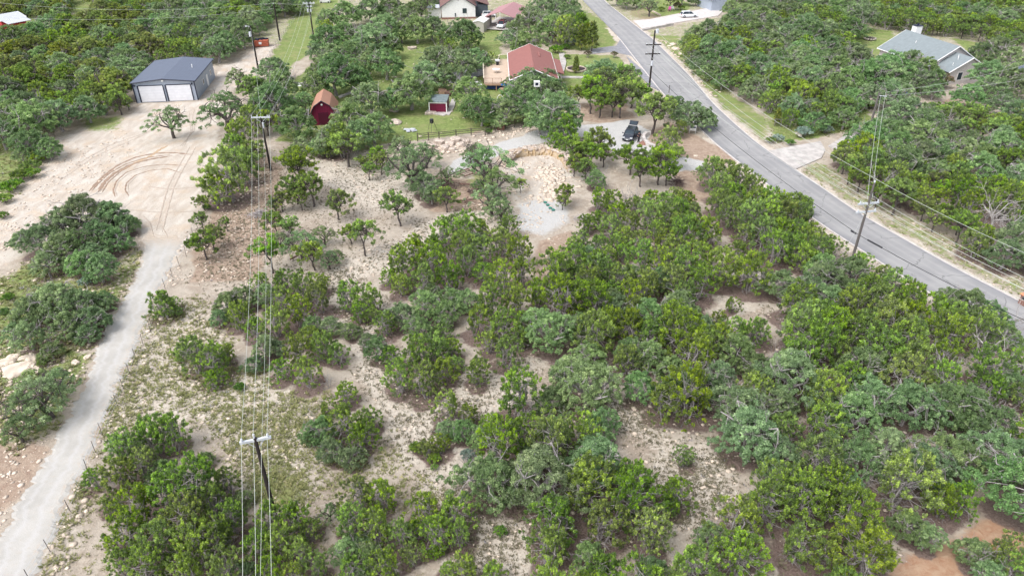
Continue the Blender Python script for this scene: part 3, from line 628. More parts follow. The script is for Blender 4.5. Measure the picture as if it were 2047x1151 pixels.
INFO = {'J': ('juniper', 'tree', 'junipers'), 'T': ('juniper', 'tree', 'junipers'), 'O': ('live_oak', 'tree', 'live oaks'), 'o': ('live_oak', 'tree', 'live oaks'), 'Y': ('yellowing_oak', 'tree', 'yellow-green oaks of the far wood'),
        'D': ('dead_tree', 'dead tree', 'bare grey dead trees'), 'S': ('shrub', 'shrub', 'low green shrubs'), 'C': ('cypress', 'tree', 'yellow conifers'), 'g': ('agave_shrub', 'shrub', 'blue-grey shrubs'), 'K': ('flowering_shrub', 'shrub', 'flowering shrubs')}
PLANTS = []
def plant(code, px, py, rpx):
    A = ARCH[code][random.randrange(len(ARCH[code]))]; tm, cm, Rr, H, zc = A; s = 1.0
    for _ in range(4):
        x, y = G(px, py, zc * s ** .85); s = rpx * depth(x, y, zc * s) / CAM_F / Rr
    PLANTS.append(dict(code=code, A=A, x=x, y=y, s=s, px=px, py=py, r=rpx))
def plant_world(code, x, y, s):
    A = ARCH[code][random.randrange(len(ARCH[code]))]; tm, cm, Rr, H, zc = A; px, py = P(x, y, zc * s)
    if not (-40 < px < 2087 and -30 < py < 1200): return
    PLANTS.append(dict(code=code, A=A, x=x, y=y, s=s, px=px, py=py, r=Rr * s * CAM_F / depth(x, y, zc)))
# ------------------------------------------------------------------ the planting plan: kind, crown centre in the photograph, half crown width
SURVEY = """
o 445 210 46|o 338 232 30|o 470 150 22|J 478 278 30|T 497 172 20|J 452 345 44|J 430 372 28|J 486 330 34|T 505 300 22|J 470 300 26
O 545 130 26|O 560 160 30|O 545 190 42|O 588 236 36|O 628 163 28|O 666 135 42|O 700 150 26|O 640 128 22|O 520 200 28|O 512 170 24|O 604 195 22|T 530 240 20|J 500 240 24
O 740 185 36|O 700 225 36|O 745 245 32|O 665 265 30|O 710 262 30|O 640 282 22|J 682 278 26|J 655 292 18|O 600 280 18|O 820 172 40|O 790 190 24|O 850 142 32|O 888 150 24|O 872 112 30|O 920 118 32|O 952 112 24|J 974 116 15|J 885 76 15|J 898 88 13|J 934 80 18|O 925 58 34|O 832 50 30|O 862 48 26|O 802 58 20|O 770 118 32|O 735 118 26|O 722 150 20
O 650 70 28|O 690 62 30|O 740 70 34|O 770 45 30|O 702 98 28|O 662 102 24|O 634 98 20|O 772 84 26|O 802 28 22|O 690 20 28|O 740 10 28|O 782 8 24|O 822 18 20|O 652 32 20|J 655 52 14|J 690 100 15|o 840 5 24
O 934 172 28|O 962 210 30|O 940 205 24|O 1010 214 28|S 975 250 9|S 976 262 9|O 1046 170 32|O 1082 158 24|O 1102 176 24|O 1062 202 34|O 1030 190 22|O 1112 216 46|O 1080 232 26|O 1000 236 16
O 1060 35 34|O 1102 45 30|O 1050 78 28|O 1142 28 26|J 1128 62 24|J 1160 55 28|O 1020 70 18|O 1090 10 28|O 1130 0 24|O 1150 35 24|C 1163 74 13|C 1184 74 15|C 1174 68 11|K 1115 82 13|K 1104 72 10|S 1112 98 14|S 1130 92 10|g 1146 82 12|K 1175 106 9|S 1134 112 7|K 1228 108 8
C 1152 128 8|O 1206 138 30|T 1182 178 26|T 1214 165 30|T 1242 188 26|T 1264 178 26|T 1248 152 22|T 1200 196 24|T 1278 186 20|T 1225 200 22|T 1160 186 16
T 1308 218 36|O 1385 222 32|O 1410 228 22|O 1348 206 24|J 1362 254 16|J 1340 284 26|J 1326 300 18|J 1130 260 30|J 1112 282 18|T 1204 284 24|T 1165 295 24|T 1145 300 22|T 1182 306 22
T 1150 326 18|T 1172 334 18|T 1208 306 18|O 1192 348 22|T 1130 385 16|T 1125 400 12|T 1262 312 26|T 1284 335 24|T 1320 322 26|T 1336 340 20|o 1300 310 20|D 1204 352 16|D 1252 392 22|D 1270 388 18|T 1345 310 18
J 1425 340 26|o 1405 335 14|J 1452 345 26|J 1478 355 26|J 1505 372 24|J 1440 372 26|J 1470 392 28|J 1502 408 28|J 1532 402 26|J 1562 398 22|J 1590 410 24|J 1612 408 20|J 1440 402 24|J 1462 424 26|J 1500 438 26|J 1535 434 26|J 1570 430 26|J 1602 436 22|J 1528 468 24|J 1560 464 26|J 1500 468 20|J 1590 466 22|J 1550 494 24|J 1584 496 24|J 1618 486 22|J 1620 458 18|J 1645 505 24|J 1610 516 22|J 1660 486 18
J 1195 392 20|J 1218 398 22|J 1240 420 22|J 1272 404 20|J 1300 392 20|J 1328 398 22|J 1352 385 16|J 1372 396 22|J 1388 420 20|J 1360 424 22|J 1330 430 22|J 1296 430 22|J 1262 440 20|J 1225 446 22|J 1196 432 20|J 1172 444 18|J 1166 470 18|J 1236 478 22|J 1252 468 18|J 1196 480 20|J 1312 452 18|J 1322 476 20|J 1218 505 18|J 1368 464 28|J 1414 462 26|J 1350 440 18|J 1148 482 18|O 1180 498 22|J 1244 498 16
J 1440 532 32|J 1502 540 34|J 1396 520 28|J 1362 530 26|J 1322 528 26|J 1288 512 24|O 1262 545 26|J 1236 555 26|J 1200 530 26|J 1155 515 26|J 1122 530 22|J 1150 545 24|J 1182 565 28|O 1225 590 28|O 1318 548 26|J 1350 560 24|J 1292 570 26|D 1195 545 14|J 1110 512 16
T 600 332 34|T 580 312 20|T 588 372 24|T 560 395 18|T 622 374 26|T 674 405 24|o 546 400 16|T 550 440 20|T 537 498 26|T 600 395 16|o 598 478 32|o 645 460 22|T 624 500 24|o 655 505 20|o 560 470 20|T 700 462 16|T 724 465 25|T 580 450 18|T 736 336 14|T 728 322 11|T 760 322 16|T 690 290 30|T 748 308 16|o 672 500 16|J 640 292 12
T 798 412 26|T 893 392 20|o 820 318 46|o 800 290 30|o 850 300 26|O 848 360 30|O 862 378 22|o 894 342 20|O 832 345 22|o 966 312 44|o 990 352 34|o 982 388 34|o 1002 410 24|o 950 300 24|T 1040 365 10|O 958 360 14
T 403 485 24|T 420 468 20|T 450 440 10|T 400 436 14|T 405 398 13|S 412 412 9
O 165 420 58|O 215 425 46|O 120 440 42|O 72 468 42|O 250 440 26|O 190 460 36|O 120 490 42|O 230 470 32|O 90 520 32|O 160 520 34|O 195 528 34|O 180 500 30|O 40 470 22|o 150 480 36
O 100 590 50|O 60 610 40|O 150 600 46|O 184 630 34|O 50 660 34|O 170 660 26|O 130 640 36|O 24 650 24|O 205 590 24|g 170 562 14|D 92 668 20|o 80 780 52|o 40 810 44|o 110 755 34|o 60 750 30|o 30 850 28|S 83 722 10|O 96 690 24|S 205 640 14
O 58 276 28|O 92 288 22|O 40 300 18|S 76 312 20|S 92 302 16|S 60 330 20|S 40 348 20|S 18 372 20|S 8 396 16|S 62 346 18|S 30 366 16|S 98 288 12|S 4 430 12|S 14 590 12|S 6 620 12|g 30 620 10
J 326 606 28|S 352 620 14|J 345 600 12
J 385 706 32|J 428 716 30|J 426 750 24|J 366 694 18|J 452 702 22|O 418 700 20|S 478 772 12
O 450 598 32|O 486 582 30|J 478 628 28|O 530 580 28|J 566 596 28|J 600 572 28|J 640 590 26|J 594 620 26|J 552 640 28|O 620 636 24|O 658 642 26|J 690 588 26|J 736 596 28|J 716 618 20|J 644 692 28|J 592 700 28|J 560 730 24|J 612 742 26|O 530 682 28|O 508 716 24|J 672 702 24|J 562 552 24|J 520 556 20|O 700 652 24|D 655 760 14|J 618 666 24|J 510 648 24|O 548 684 22|J 640 560 20|O 436 622 22|J 742 622 18
J 800 526 32|J 832 500 30|J 870 520 32|J 850 556 28|J 802 562 24|J 902 552 28|J 922 488 28|J 888 462 26|J 932 452 26|J 906 440 18|J 962 500 28|J 1000 482 28|J 1032 500 28|J 1042 540 26|J 1002 552 30|J 962 452 20|J 1012 446 22|J 968 540 24|O 946 470 20|J 930 520 26|J 868 486 24|J 780 545 18|D 900 515 16
O 800 620 34|O 850 600 34|O 890 618 32|O 838 650 32|O 902 584 26|O 932 592 30|J 980 600 32|J 1032 600 30|J 1072 586 26|J 1002 650 32|J 950 640 28|J 1012 700 28|O 750 690 28|O 734 672 20|J 830 708 32|J 870 700 32|J 800 748 30|J 850 760 30|J 884 740 26|J 782 704 22|J 902 690 24|J 952 740 27|J 772 640 24|J 880 660 24|D 884 650 18|D 905 632 14|J 1052 636 24|J 1040 670 24|J 978 676 24|O 860 570 22|J 910 720 18
J 686 780 24|O 640 848 34|J 690 838 34|J 722 868 32|O 660 890 32|O 700 904 28|J 736 832 24|O 620 862 22|J 650 812 20
J 900 808 26|O 888 846 24|O 922 850 28|O 958 862 26|J 852 888 20|S 832 890 16|J 880 880 20|S 868 912 14|J 940 822 20|g 935 905 16|D 928 915 13|J 985 838 24
J 1400 560 24|J 1378 590 22|J 1342 500 22|J 1280 478 20|J 1478 500 20|O 1060 168 28|O 1100 170 24|O 1030 174 22|O 2022 150 28|O 2035 135 20|S 1000 1056 14|S 868 928 9|J 1345 986 32|J 1348 1000 20|S 930 810 8|S 1326 1040 9|J 1440 630 14|J 1462 600 13
J 300 872 36|J 250 900 30|J 342 862 28|O 322 932 24|J 240 950 28|J 392 958 42|J 334 976 38|J 280 1006 32|J 424 996 30|J 376 1032 38|J 260 1058 34|J 320 1080 38|J 392 1090 38|J 442 1070 34|J 300 1130 34|J 372 1148 34|J 444 1140 34|J 240 1120 24|J 180 950 18|O 480 988 24|O 236 872 20|O 405 908 18|O 302 950 18|D 300 1030 20|J 450 960 22|J 290 925 24|J 216 1000 20|J 222 1080 18|J 466 1030 26|O 458 1000 20
J 540 1028 32|J 590 1030 32|J 560 1080 36|J 516 1090 32|J 602 1100 28|J 540 1140 34|O 490 1138 28|J 594 1148 28|J 612 1050 24|O 520 1050 20|D 516 1062 14
J 722 978 34|J 764 986 32|J 700 1040 34|J 752 1050 36|O 690 1092 36|J 636 1132 26|O 742 1102 34|J 802 1060 28|J 770 1132 32|J 852 1008 34|J 902 1018 36|J 870 1060 32|J 922 1060 26|J 830 1046 22|o 656 1010 20|S 872 1098 20|J 930 1132 30|J 982 1142 26|J 700 1130 30|O 720 1070 26|J 820 1100 24|O 720 1140 26|J 896 1130 20
o 1300 6 18|J 1276 -4 14|S 1322 18 8|O 1366 -12 14|O 1392 -6 12|O 1412 -8 12|T 1340 -2 14|K 1354 10 10|S 1362 14 8|O 1255 -6 16|O 1235 -12 16|O 1462 8 16|O 1480 -4 20
D 1508 136 12|T 1490 150 22|J 1500 128 16|g 1556 274 12|g 1608 262 18|g 1652 258 14|S 1540 278 10|S 1580 284 10|C 1555 232 8|S 1600 246 7
D 1990 425 44|D 2022 445 34|D 1965 455 24|K 1887 160 20|S 1740 210 12|O 1700 150 30|O 1740 138 30|O 1778 142 30|O 1820 140 30|O 1850 155 26|O 1700 190 26|O 1742 182 26|O 1780 178 26|O 1812 180 22|O 1870 175 16|S 1838 182 9|S 1805 200 9
O 1058 152 24|O 1096 150 22|O 1032 160 20|O 1785 124 32|O 1822 116 28|O 1852 132 28|O 1762 130 28|O 1875 150 20|O 1980 140 30|O 1990 170 28|O 1940 182 26|O 1965 100 24|O 2000 90 26|O 2030 110 26|O 2040 170 24|S 1920 188 12|O 2010 200 24|O 2040 215 26
D 1612 612 20|D 1976 690 46|D 2012 730 44|D 1996 815 34|D 2030 640 30|D 1470 778 30|D 1740 950 22|D 1960 1110 24|D 1262 640 20|D 1735 640 16|D 1550 700 14|D 2020 880 18
O 1940 600 40|O 1980 620 34|O 1905 590 28|J 1910 640 32|J 1870 620 28|J 1830 600 30|J 1780 570 28|J 1750 600 30|J 1965 655 32|O 1706 532 38|J 1722 520 22|O 1650 545 36|O 1620 570 34|O 1660 590 32|O 1730 560 24|J 1590 600 30|O 2010 660 34
O 1400 760 40|O 1480 690 40|O 1510 720 36|O 1440 740 34|O 1350 730 36|O 1300 700 36|O 1280 760 34|O 1340 770 34|O 1230 600 34|O 1300 620 38|O 1360 600 34|O 1400 640 34|O 1160 640 34|O 1180 700 34|O 1260 690 32|O 1560 800 38|O 1660 880 38|O 1720 900 42|O 1780 880 40|O 1700 960 36|O 1790 930 36|O 1600 960 34|O 1570 900 38|O 1550 930 30|O 1820 1040 38|O 1860 1060 30|O 1950 1090 34|O 1985 1140 34|O 1110 850 34|O 1200 840 38|O 1100 790 34|O 1060 900 30|O 1180 1100 34|O 1310 1130 34|O 1420 1060 32|O 1130 730 32|O 2010 830 36|O 2030 760 36|O 1960 850 32
J 2010 1100 34|J 2040 1130 34|J 1890 1000 32|J 1930 990 30|J 1370 910 20|J 1300 1055 14
"""
FILL = [  # polygon in the photograph (crown centres), spacing in metres, size range, share of oaks, share of dead
    ([(1106,500),(1240,520),(1300,560),(1415,610),(1450,655),(1535,615),(1565,545),(1640,505),(1700,492),(1760,525),(1850,570),(1960,640),(2090,700),(2090,960),(1990,985),(1850,1015),(1790,1090),(1700,1160),(1640,1105),(1520,1105),(1480,1200),(1040,1200),(1100,1080),(1075,1000),(970,940),(985,870),(1030,790),(1095,700),(1085,600)], 3.0, (.62, 1.12), .30, .035, 'thicket'),
    ([(1665,300),(1730,285),(1800,215),(1900,215),(2090,225),(2090,520),(1970,480),(1860,420),(1760,380)], 3.7, (.68, 1.22), .5, .01, 'wood'),
    ([(1370,75),(1440,45),(1500,20),(1560,-25),(1710,-25),(1735,45),(1700,80),(1720,120),(1700,200),(1700,238),(1600,235),(1520,180),(1440,150),(1380,110)], 4.4, (.68, 1.22), .72, .01, 'wood'),
    ([(1745,-28),(2090,-28),(2090,60),(2000,80),(1960,60),(1840,45),(1790,40),(1750,30)], 4.6, (.68, 1.22), .3, .01, 'wood'),
    ([(-40,75),(60,62),(110,40),(200,30),(250,-25),(520,-25),(540,20),(500,70),(470,100),(430,104),(300,105),(255,165),(256,205),(130,240),(90,262),(-40,282)], 4.7, (.68, 1.22), .8, .006, 'wood'),
    ([(-40,-28),(140,-28),(125,25),(60,18),(-40,10)], 5, (.8, 1.0), .8, 0, 'wood'),
    ([(190,-28),(610,-28),(600,10),(540,20),(200,25)], 4.9, (.8, 1.1), .85, 0, 'wood'),
    ([(850,-28),(890,-28),(870,0),(850,8)], 5, (.8, 1), .9, 0, 'wood'),
]
for ln in SURVEY.strip().splitlines():
    for q in ln.split('|'):
        c, a, b, r_ = q.split(); plant(c, float(a), float(b), float(r_) * (1.32 if c in 'Oo' and float(b) < 300 else (1.3 if c in 'To' else ((1.24 if float(b) > 830 and float(a) < 480 else 1.06 if float(b) > 380 and float(a) < 1100 else (1.3 if 420 < float(b) < 640 and 1250 < float(a) < 1680 else 1.12)) if c in 'JO' else 1))))
NOGO = [polysW[k] for k in ('caliche', 'track', 'road', 'drv', 'apr', 'pad1', 'pad2', 'pad3', 'pit')] + [W(PALE[1])]
BB = [(min(p[0] for p in q), max(p[0] for p in q), min(p[1] for p in q), max(p[1] for p in q)) for q in NOGO]
HOUSES = [((-63.5, 136.5), 11), ((-12, 122.5), 3.5), ((-31.5, 118), 4.2), ((4, 143), 9), ((-14, 205), 9), ((-1, 194), 9), ((86, 148), 8.5), ((82, 156), 7), ((-125, 184), 8), ((58, 212), 6), ((13.4, 150), 2)]
for poly, sp, (s0, s1), po, pd_, nm in FILL:
    Wp = W(poly, 2.6); a = np.array(Wp); cnt = 0; tries = 0; area = (a[:, 0].max() - a[:, 0].min()) * (a[:, 1].max() - a[:, 1].min())
    while tries < area * .9:
        tries += 1; x = random.uniform(a[:, 0].min(), a[:, 0].max()); y = random.uniform(a[:, 1].min(), a[:, 1].max())
        if inside(Wp, x, y) < 0: continue
        oakn = math.sin(x * .21 + 1) + math.sin(y * .17 + x * .05) + random.uniform(-1.1, 1.1); isoak = oakn > 1.9 - 3.8 * po
        code = 'O' if isoak else 'J'
        if random.random() < pd_: code = 'D'
        if nm == 'wood' and random.random() < .5 and code == 'J': code = 'T'
        s = random.uniform(s0, s1) * (.92 if isoak and nm == 'thicket' else 1)
        rad = ARCH[code][0][2] * s
        ok = all((p['x'] - x) ** 2 + (p['y'] - y) ** 2 > (.56 * (rad + p['A'][2] * p['s']) * (1.0 if nm == 'thicket' else 1.02)) ** 2 for p in PLANTS)
        if ok and any(BB[k][0] - 2 < x < BB[k][1] + 2 and BB[k][2] - 2 < y < BB[k][3] + 2 and inside(n_, x, y) > -1.2 for k, n_ in enumerate(NOGO)): ok = False
        if ok and any(math.hypot(x - h[0][0], y - h[0][1]) < h[1] for h in HOUSES): ok = False
        if ok: plant_world(code, x, y, s); cnt += 1
# a few paler yellow-green oaks in the far upper-left wood
for p in PLANTS:
    if p['code'] == 'O' and p['px'] < 240 and p['py'] < 190 and random.random() < .55 or (p['code'] == 'O' and 160 < p['px'] < 300 and p['py'] < 90 and random.random() < .6):
        p['code'] = 'Y'; p['A'] = ARCH['Y'][random.randrange(2)]; p['s'] *= ARCH['O'][0][2] / 2.7
for p in PLANTS:
    if p['code'] in 'JTO' : splat(m_duff, p['x'], p['y'], p['A'][2] * p['s'] * (1.0 if p['code'] == 'J' else .7), 1.0 if p['code'] == 'J' or (p['code'] == 'O' and p['y'] < 90) else .35)
m_duff *= np.clip((118 - YY) / 25, .25, 1) * (1 - np.clip(m_cal + m_grav, 0, 1))
m_grass *= 1 - .8 * np.clip(m_duff, 0, 1) * (YY < 105)
print('plants', len(PLANTS), {c: sum(p['code'] == c for p in PLANTS) for c in ARCH})

LANDM = [('the grey metal garage', 345, 150), ('the red gambrel barn', 645, 215), ('the small red shed', 875, 212), ('the timber deck', 990, 150), ('the red-roofed house', 1065, 125), ('the white gabled house', 915, 20), ('the pink-roofed carport', 1010, 30),
    ('the black hatchback', 1258, 265), ('the white car', 1378, 32), ('the grey-roofed house', 1860, 100), ('the two-crossarm roadside pole', 1300, 130), ('the pole overlapping the road', 1728, 430), ('the grey pole', 1746, 225),
    ('the rocky-slope pole', 530, 290), ('the nearest utility pole', 528, 940), ('the pole by the mown strip', 555, 45), ('the transformer pole', 508, 95), ('the red dumpster', 523, 85), ('the lone round juniper', 952, 740), ('the four green lids', 1090, 412), ('the rubble heap', 1100, 360),
    ('the tyre-rutted turnaround', 300, 330), ('the black game feeder', 864, 248), ('the blue and white yard sign', 1384, 258), ('the trackside spreading oak', 165, 420), ('the bend of the gravel track', 290, 560), ('the foot of the gravel track', 60, 1050), ('the concrete apron', 1590, 310),
    ('the orange dirt patch', 1900, 1080), ('the pale right-hand clearing', 1370, 920), ('the pale middle clearing', 1030, 760), ('the bare pink dirt strip', 1095, 510), ('the white left-edge slabs', 40, 720), ('the brick mailbox', 2042, 595), ('the big bare oak limbs', 1990, 720),
    ('the sawn logs', 930, 385), ('the corner red barn', 20, 48), ('the limestone boulder row', 920, 290), ('the stony roadside gap', 1500, 570), ('the lone clearing shrub', 1345, 986), ('the tuft-covered slope', 560, 860), ('the bleached dead juniper', 1995, 430), ('the topiary bed', 1152, 140), ('the lawn fire ring', 1740, 78)]
ORD = ['nearest', 'second nearest', 'third nearest', 'fourth nearest', 'fifth nearest', 'sixth nearest', 'seventh nearest', 'eighth nearest', 'ninth nearest', 'tenth nearest', 'eleventh nearest', 'twelfth nearest', 'thirteenth nearest', 'fourteenth nearest', 'fifteenth nearest', 'sixteenth nearest', 'seventeenth nearest', 'eighteenth nearest', 'nineteenth nearest', 'twentieth nearest', 'twenty-first nearest', 'twenty-second nearest', 'twenty-third nearest', 'twenty-fourth nearest']
LOOK = {'J': 'bright green juniper', 'T': 'open-stemmed juniper', 'O': 'blue-green live oak', 'o': 'sparse grey-green oak', 'Y': 'yellow-green oak', 'D': 'bare grey dead tree', 'S': 'low green shrub', 'C': 'yellow-green pointed conifer', 'g': 'blue-grey spiky shrub', 'K': 'rusty flowering shrub'}
PLANTS = [p for p in PLANTS if -10 - p['r'] * .8 < p['px'] < 2057 + p['r'] * .8 and p['py'] > -p['r'] - 12]
SOLO = [p for p in PLANTS if p['code'] not in 'JToO'] + sorted([p for p in PLANTS if p['code'] in 'JT'], key=lambda p: -p['r'])[:294] + sorted([p for p in PLANTS if p['code'] in 'oO'], key=lambda p: -p['r'])[:294]
for p in PLANTS:
    d = [(math.hypot(p['px'] - a, p['py'] - b), i) for i, (n_, a, b) in enumerate(LANDM)]; d.sort(); p['d'], p['lm'] = d[0]
    n_, a, b = LANDM[p['lm']]; dx, dy = p['px'] - a, p['py'] - b
    ang = math.degrees(math.atan2(-dy, dx)) % 360; p['dir'] = ['right of', 'behind and right of', 'behind', 'behind and left of', 'left of', 'nearer and left of', 'in front of', 'nearer and right of'][int((ang + 22.5) // 45) % 8]
    _ = ('right of' if dx > 0 else 'left of') if abs(dx) > abs(dy) else ('in front of' if dy > 0 else 'behind')
    p['size'] = 'small ' if p['s'] < .82 else ('large ' if p['s'] > 1.12 else '')
cells = {}
for p in SOLO: cells.setdefault((p['lm'], p['dir'], p['code'], p['size']), []).append(p)
for k, L_ in cells.items():
    L_.sort(key=lambda p: p['d'])
    for i, p in enumerate(L_):
        sz = {'small ': 'small', 'large ': 'large', '': 'mid-sized'}[p['size']]
        if p['d'] < 8 and p['code'] in 'JS' and LANDM[p['lm']][0].startswith('the lone'):
            p['label'] = 'round bright green juniper standing alone on pale ground' if p['code'] == 'J' and p['px'] < 1200 else 'lone grey-green juniper bush in the pale clearing'
        else:
            p['label'] = (f"{sz} {LOOK[p['code']]}, " + (ORD[i] + ' ' if len(L_) > 1 else '') + f"{p['dir']} {LANDM[p['lm']][0]}") if i < len(ORD) else f"{sz} {LOOK[p['code']]}, number {i + 1} outward, {p['dir']} {LANDM[p['lm']][0]}"
VIS = lambda p: -10 - p['r'] * .8 < p['px'] < 2057 + p['r'] * .8 and p['py'] > -p['r'] - 12
def realise(p):
    tm, cm, Rr, H, zc = p['A']; nm, cat, grp = INFO[p['code']]; s = p['s']
    small = p['r'] < 11
    r_ = thing(nm, p['label'], cat, (p['x'], p['y'], gz(p['x'], p['y'])), random.uniform(0, 6.28), grp); r_.scale = (s, s, s ** .85 * (1.14 if p['code'] == 'J' else 1.3 if p['code'] == 'D' else 1))
    for mm, pn in ((tm, 'trunk'), (cm, 'crown')):
        if mm is None: continue
        if p['code'] == 'D': pn = 'branches'
        o = bpy.data.objects.new(pn, mm); COL.objects.link(o); o.parent = r_

def gn_forest(name, plist, crowns, trunks, keys):
    """everything past the 300 individuals of a kind: one object, instanced by geometry nodes"""
    me = bpy.data.meshes.new(name); me.from_pydata([(p['x'], p['y'], gz(p['x'], p['y'])) for p in plist], [], []); o = bpy.data.objects.new(name, me); COL.objects.link(o)
    for nm, ty, vals in (('pick', 'INT', [keys[id(p['A'][1])] for p in plist]), ('turn', 'FLOAT', [random.uniform(0, 6.28) for p in plist]), ('size', 'FLOAT', [p['s'] for p in plist])):
        me.attributes.new(nm, ty, 'POINT').data.foreach_set('value', vals)
    ng = bpy.data.node_groups.new(name, 'GeometryNodeTree'); ng.interface.new_socket('Geometry', in_out='INPUT', socket_type='NodeSocketGeometry'); ng.interface.new_socket('Geometry', in_out='OUTPUT', socket_type='NodeSocketGeometry')
    N, L = ng.nodes, ng.links; gi = N.new('NodeGroupInput'); go = N.new('NodeGroupOutput'); jn = N.new('GeometryNodeJoinGeometry')
    def attr(nm, ty):
        a = N.new('GeometryNodeInputNamedAttribute'); a.data_type = ty; a.inputs[0].default_value = nm; return a.outputs[0]
    rot = N.new('ShaderNodeCombineXYZ'); L.new(attr('turn', 'FLOAT'), rot.inputs[2])
    for colo in (crowns, trunks):
        ci = N.new('GeometryNodeCollectionInfo'); ci.inputs['Collection'].default_value = colo; ci.inputs['Separate Children'].default_value = True; ci.inputs['Reset Children'].default_value = True
        ip = N.new('GeometryNodeInstanceOnPoints'); L.new(gi.outputs[0], ip.inputs['Points']); L.new(ci.outputs[0], ip.inputs['Instance']); ip.inputs['Pick Instance'].default_value = True
        L.new(attr('pick', 'INT'), ip.inputs['Instance Index']); L.new(rot.outputs[0], ip.inputs['Rotation']); L.new(attr('size', 'FLOAT'), ip.inputs['Scale']); L.new(ip.outputs[0], jn.inputs[0])
    L.new(jn.outputs[0], go.inputs[0]); md = o.modifiers.new('wood', 'NODES'); md.node_group = ng; return tag(o, kind='stuff')
PLANTS = [p for p in PLANTS if -10 - p['r'] * .8 < p['px'] < 2057 + p['r'] * .8 and p['py'] > -p['r'] - 12]
for codes, nm, lab in (('JT', 'juniper_wood', 'junipers'), ('oO', 'oak_wood', 'oaks')):
    L_ = sorted([p for p in PLANTS if p['code'] in codes], key=lambda p: -p['r'])
    for p in L_[:294]: realise(p)
    rest = L_[294:]; print(nm, len(L_), len(rest))
    if rest:
        cr = bpy.data.collections.new(lab + '_crowns'); tk = bpy.data.collections.new(lab + '_trunks'); keys = {}
        for c_ in codes:
            for A in ARCH[c_]:
                keys[id(A[1])] = len(keys); a = bpy.data.objects.new('%s_crown_%02d' % (lab, len(keys)), A[1]); cr.objects.link(a); b = bpy.data.objects.new('%s_trunk_%02d' % (lab, len(keys)), A[0]); tk.objects.link(b)
        gn_forest(nm, rest, cr, tk, keys)
for p in PLANTS:
    if p['code'] not in 'JToO': realise(p)
# ------------------------------------------------------------------ buildings
def gable(root, L, Wd, eave, ridge, wall, roof, trim, over=.35, off=0.0, z0=-.3, front=None, parts=True):
    """ridge along local Y, centred; off shifts the ridge sideways; front=False leaves the walls out (open carport)"""
    if wall is not None:
        mb = MB(); x, y = Wd / 2, L / 2
        vs = [(-x, -y, z0), (x, -y, z0), (x, y, z0), (-x, y, z0), (-x, -y, eave), (x, -y, eave), (x, y, eave), (-x, y, eave), (off, -y, ridge), (off, y, ridge)]
        mb.add(vs, [(0, 1, 5, 8, 4), (2, 3, 7, 9, 6)], 0); mb.add(vs, [(1, 2, 6, 5), (3, 0, 4, 7)], 1); mb.build('wall', wall, root)
    mb = MB(); sl, sr = (ridge - eave) / (Wd / 2 + off), (ridge - eave) / (Wd / 2 - off); x, y = Wd / 2 + over, L / 2 + over; t = .14; zt = ridge + t
    mb.slab((-x, -y, eave - over * sl + t), (off, -y, zt), (off, y, zt), (-x, y, eave - over * sl + t), t - .01)
    mb.slab((off, -y, zt), (x, -y, eave - over * sr + t), (x, y, eave - over * sr + t), (off, y, zt), t - .01)
    r_ = mb.build('roof', roof, root)
    if trim is not None:
        tb = MB(); e = .05
        for yy in (-y - e, y + e):
            tb.tube([(-x, yy, eave - over * sl + t / 2), (off, yy, ridge + t / 2)], .09, 4); tb.tube([(off, yy, ridge + t / 2), (x, yy, eave - over * sr + t / 2)], .09, 4)
        for xx, zz in ((-x - e, eave - over * sl + t / 2), (x + e, eave - over * sr + t / 2)): tb.tube([(xx, -y, zz), (xx, y, zz)], .09, 4)
        tb.build('trim', trim, r_)
    return r_
def window(root, c, w, h, nx, ny, frame='white_paint', name='window'):
    """window facing local direction (nx, ny)"""
    a = math.atan2(nx, -ny); fr = MB(); t = .07
    def B(mb, cx, cz, sx, sz, dy): mb.box((c[0] + math.cos(a) * cx + nx * dy, c[1] + math.sin(a) * cx + ny * dy, c[2] + cz), (sx, .08, sz), a)
    B(fr, 0, h / 2, w + 2 * t, t, .03); B(fr, 0, -h / 2, w + 2 * t, t, .03); B(fr, w / 2 + t / 2, 0, t, h - t, .03); B(fr, -w / 2 - t / 2, 0, t, h - t, .03)
    o = fr.build(name, M[frame], root); g = MB(); B(g, 0, 0, w, h - t, .01); g.build('pane', M['glass'], o); return o

# the grey metal garage with two roll-up doors
g = thing('metal_garage', 'blue-grey metal garage with charcoal gable roof and two white roll-up doors', 'garage', (-64.2, 136.2, 0), R(8))
gable(g, 15.2, 10.6, 3.45, 3.98, [M['bluegrey_metal'], M['bluegrey_shaded']], M['charcoal_roof'], M['black_trim'], .3)
for sx in (-2.35, 2.45):
    d = MB(); d.box((sx, -7.66, 1.42), (4.15, .08, 2.85)); dd = d.build('garage_door', M['roll_door'], g)
    f = MB(); f.box((sx - 2.19, -7.68, 1.45), (.2, .14, 2.95)); f.box((sx + 2.15, -7.67, 1.45), (.12, .12, 2.9)); f.box((sx, -7.67, 2.93), (4.3, .12, .1)); f.build('door_frame', M['black_trim'], dd)
c_ = MB(); c_.box((-5.36, -7.66, 1.65), (.16, .16, 3.5)); c_.box((5.36, -7.66, 1.65), (.16, .16, 3.5)); c_.build('corner_trim', M['black_trim'], g)
v_ = MB(); v_.cyl((3.3, .6, 3.6), .09, .8, 8); v_.build('vent_pipe', M['white_paint'], g)
for xx in (-5.05, 4.9):
    l_ = MB(); l_.box((xx, -7.75, 3.0), (.2, .2, .3)); l_.build('wall_lamp', M['black_trim'], g)
l_ = MB(); l_.box((0, -7.85, 3.75), (.35, .25, .2)); l_.build('gable_lamp', M['white_paint'], g)
dr = MB(); dr.box((5.34, 1.4, 1.1), (.08, 1.0, 2.1)); dr.build('side_door', M['white_paint'], g)
window(g, (5.3, -1.6, 1.7), .9, .9, 1, 0); window(g, (5.3, 4.6, 1.7), .9, .9, 1, 0)

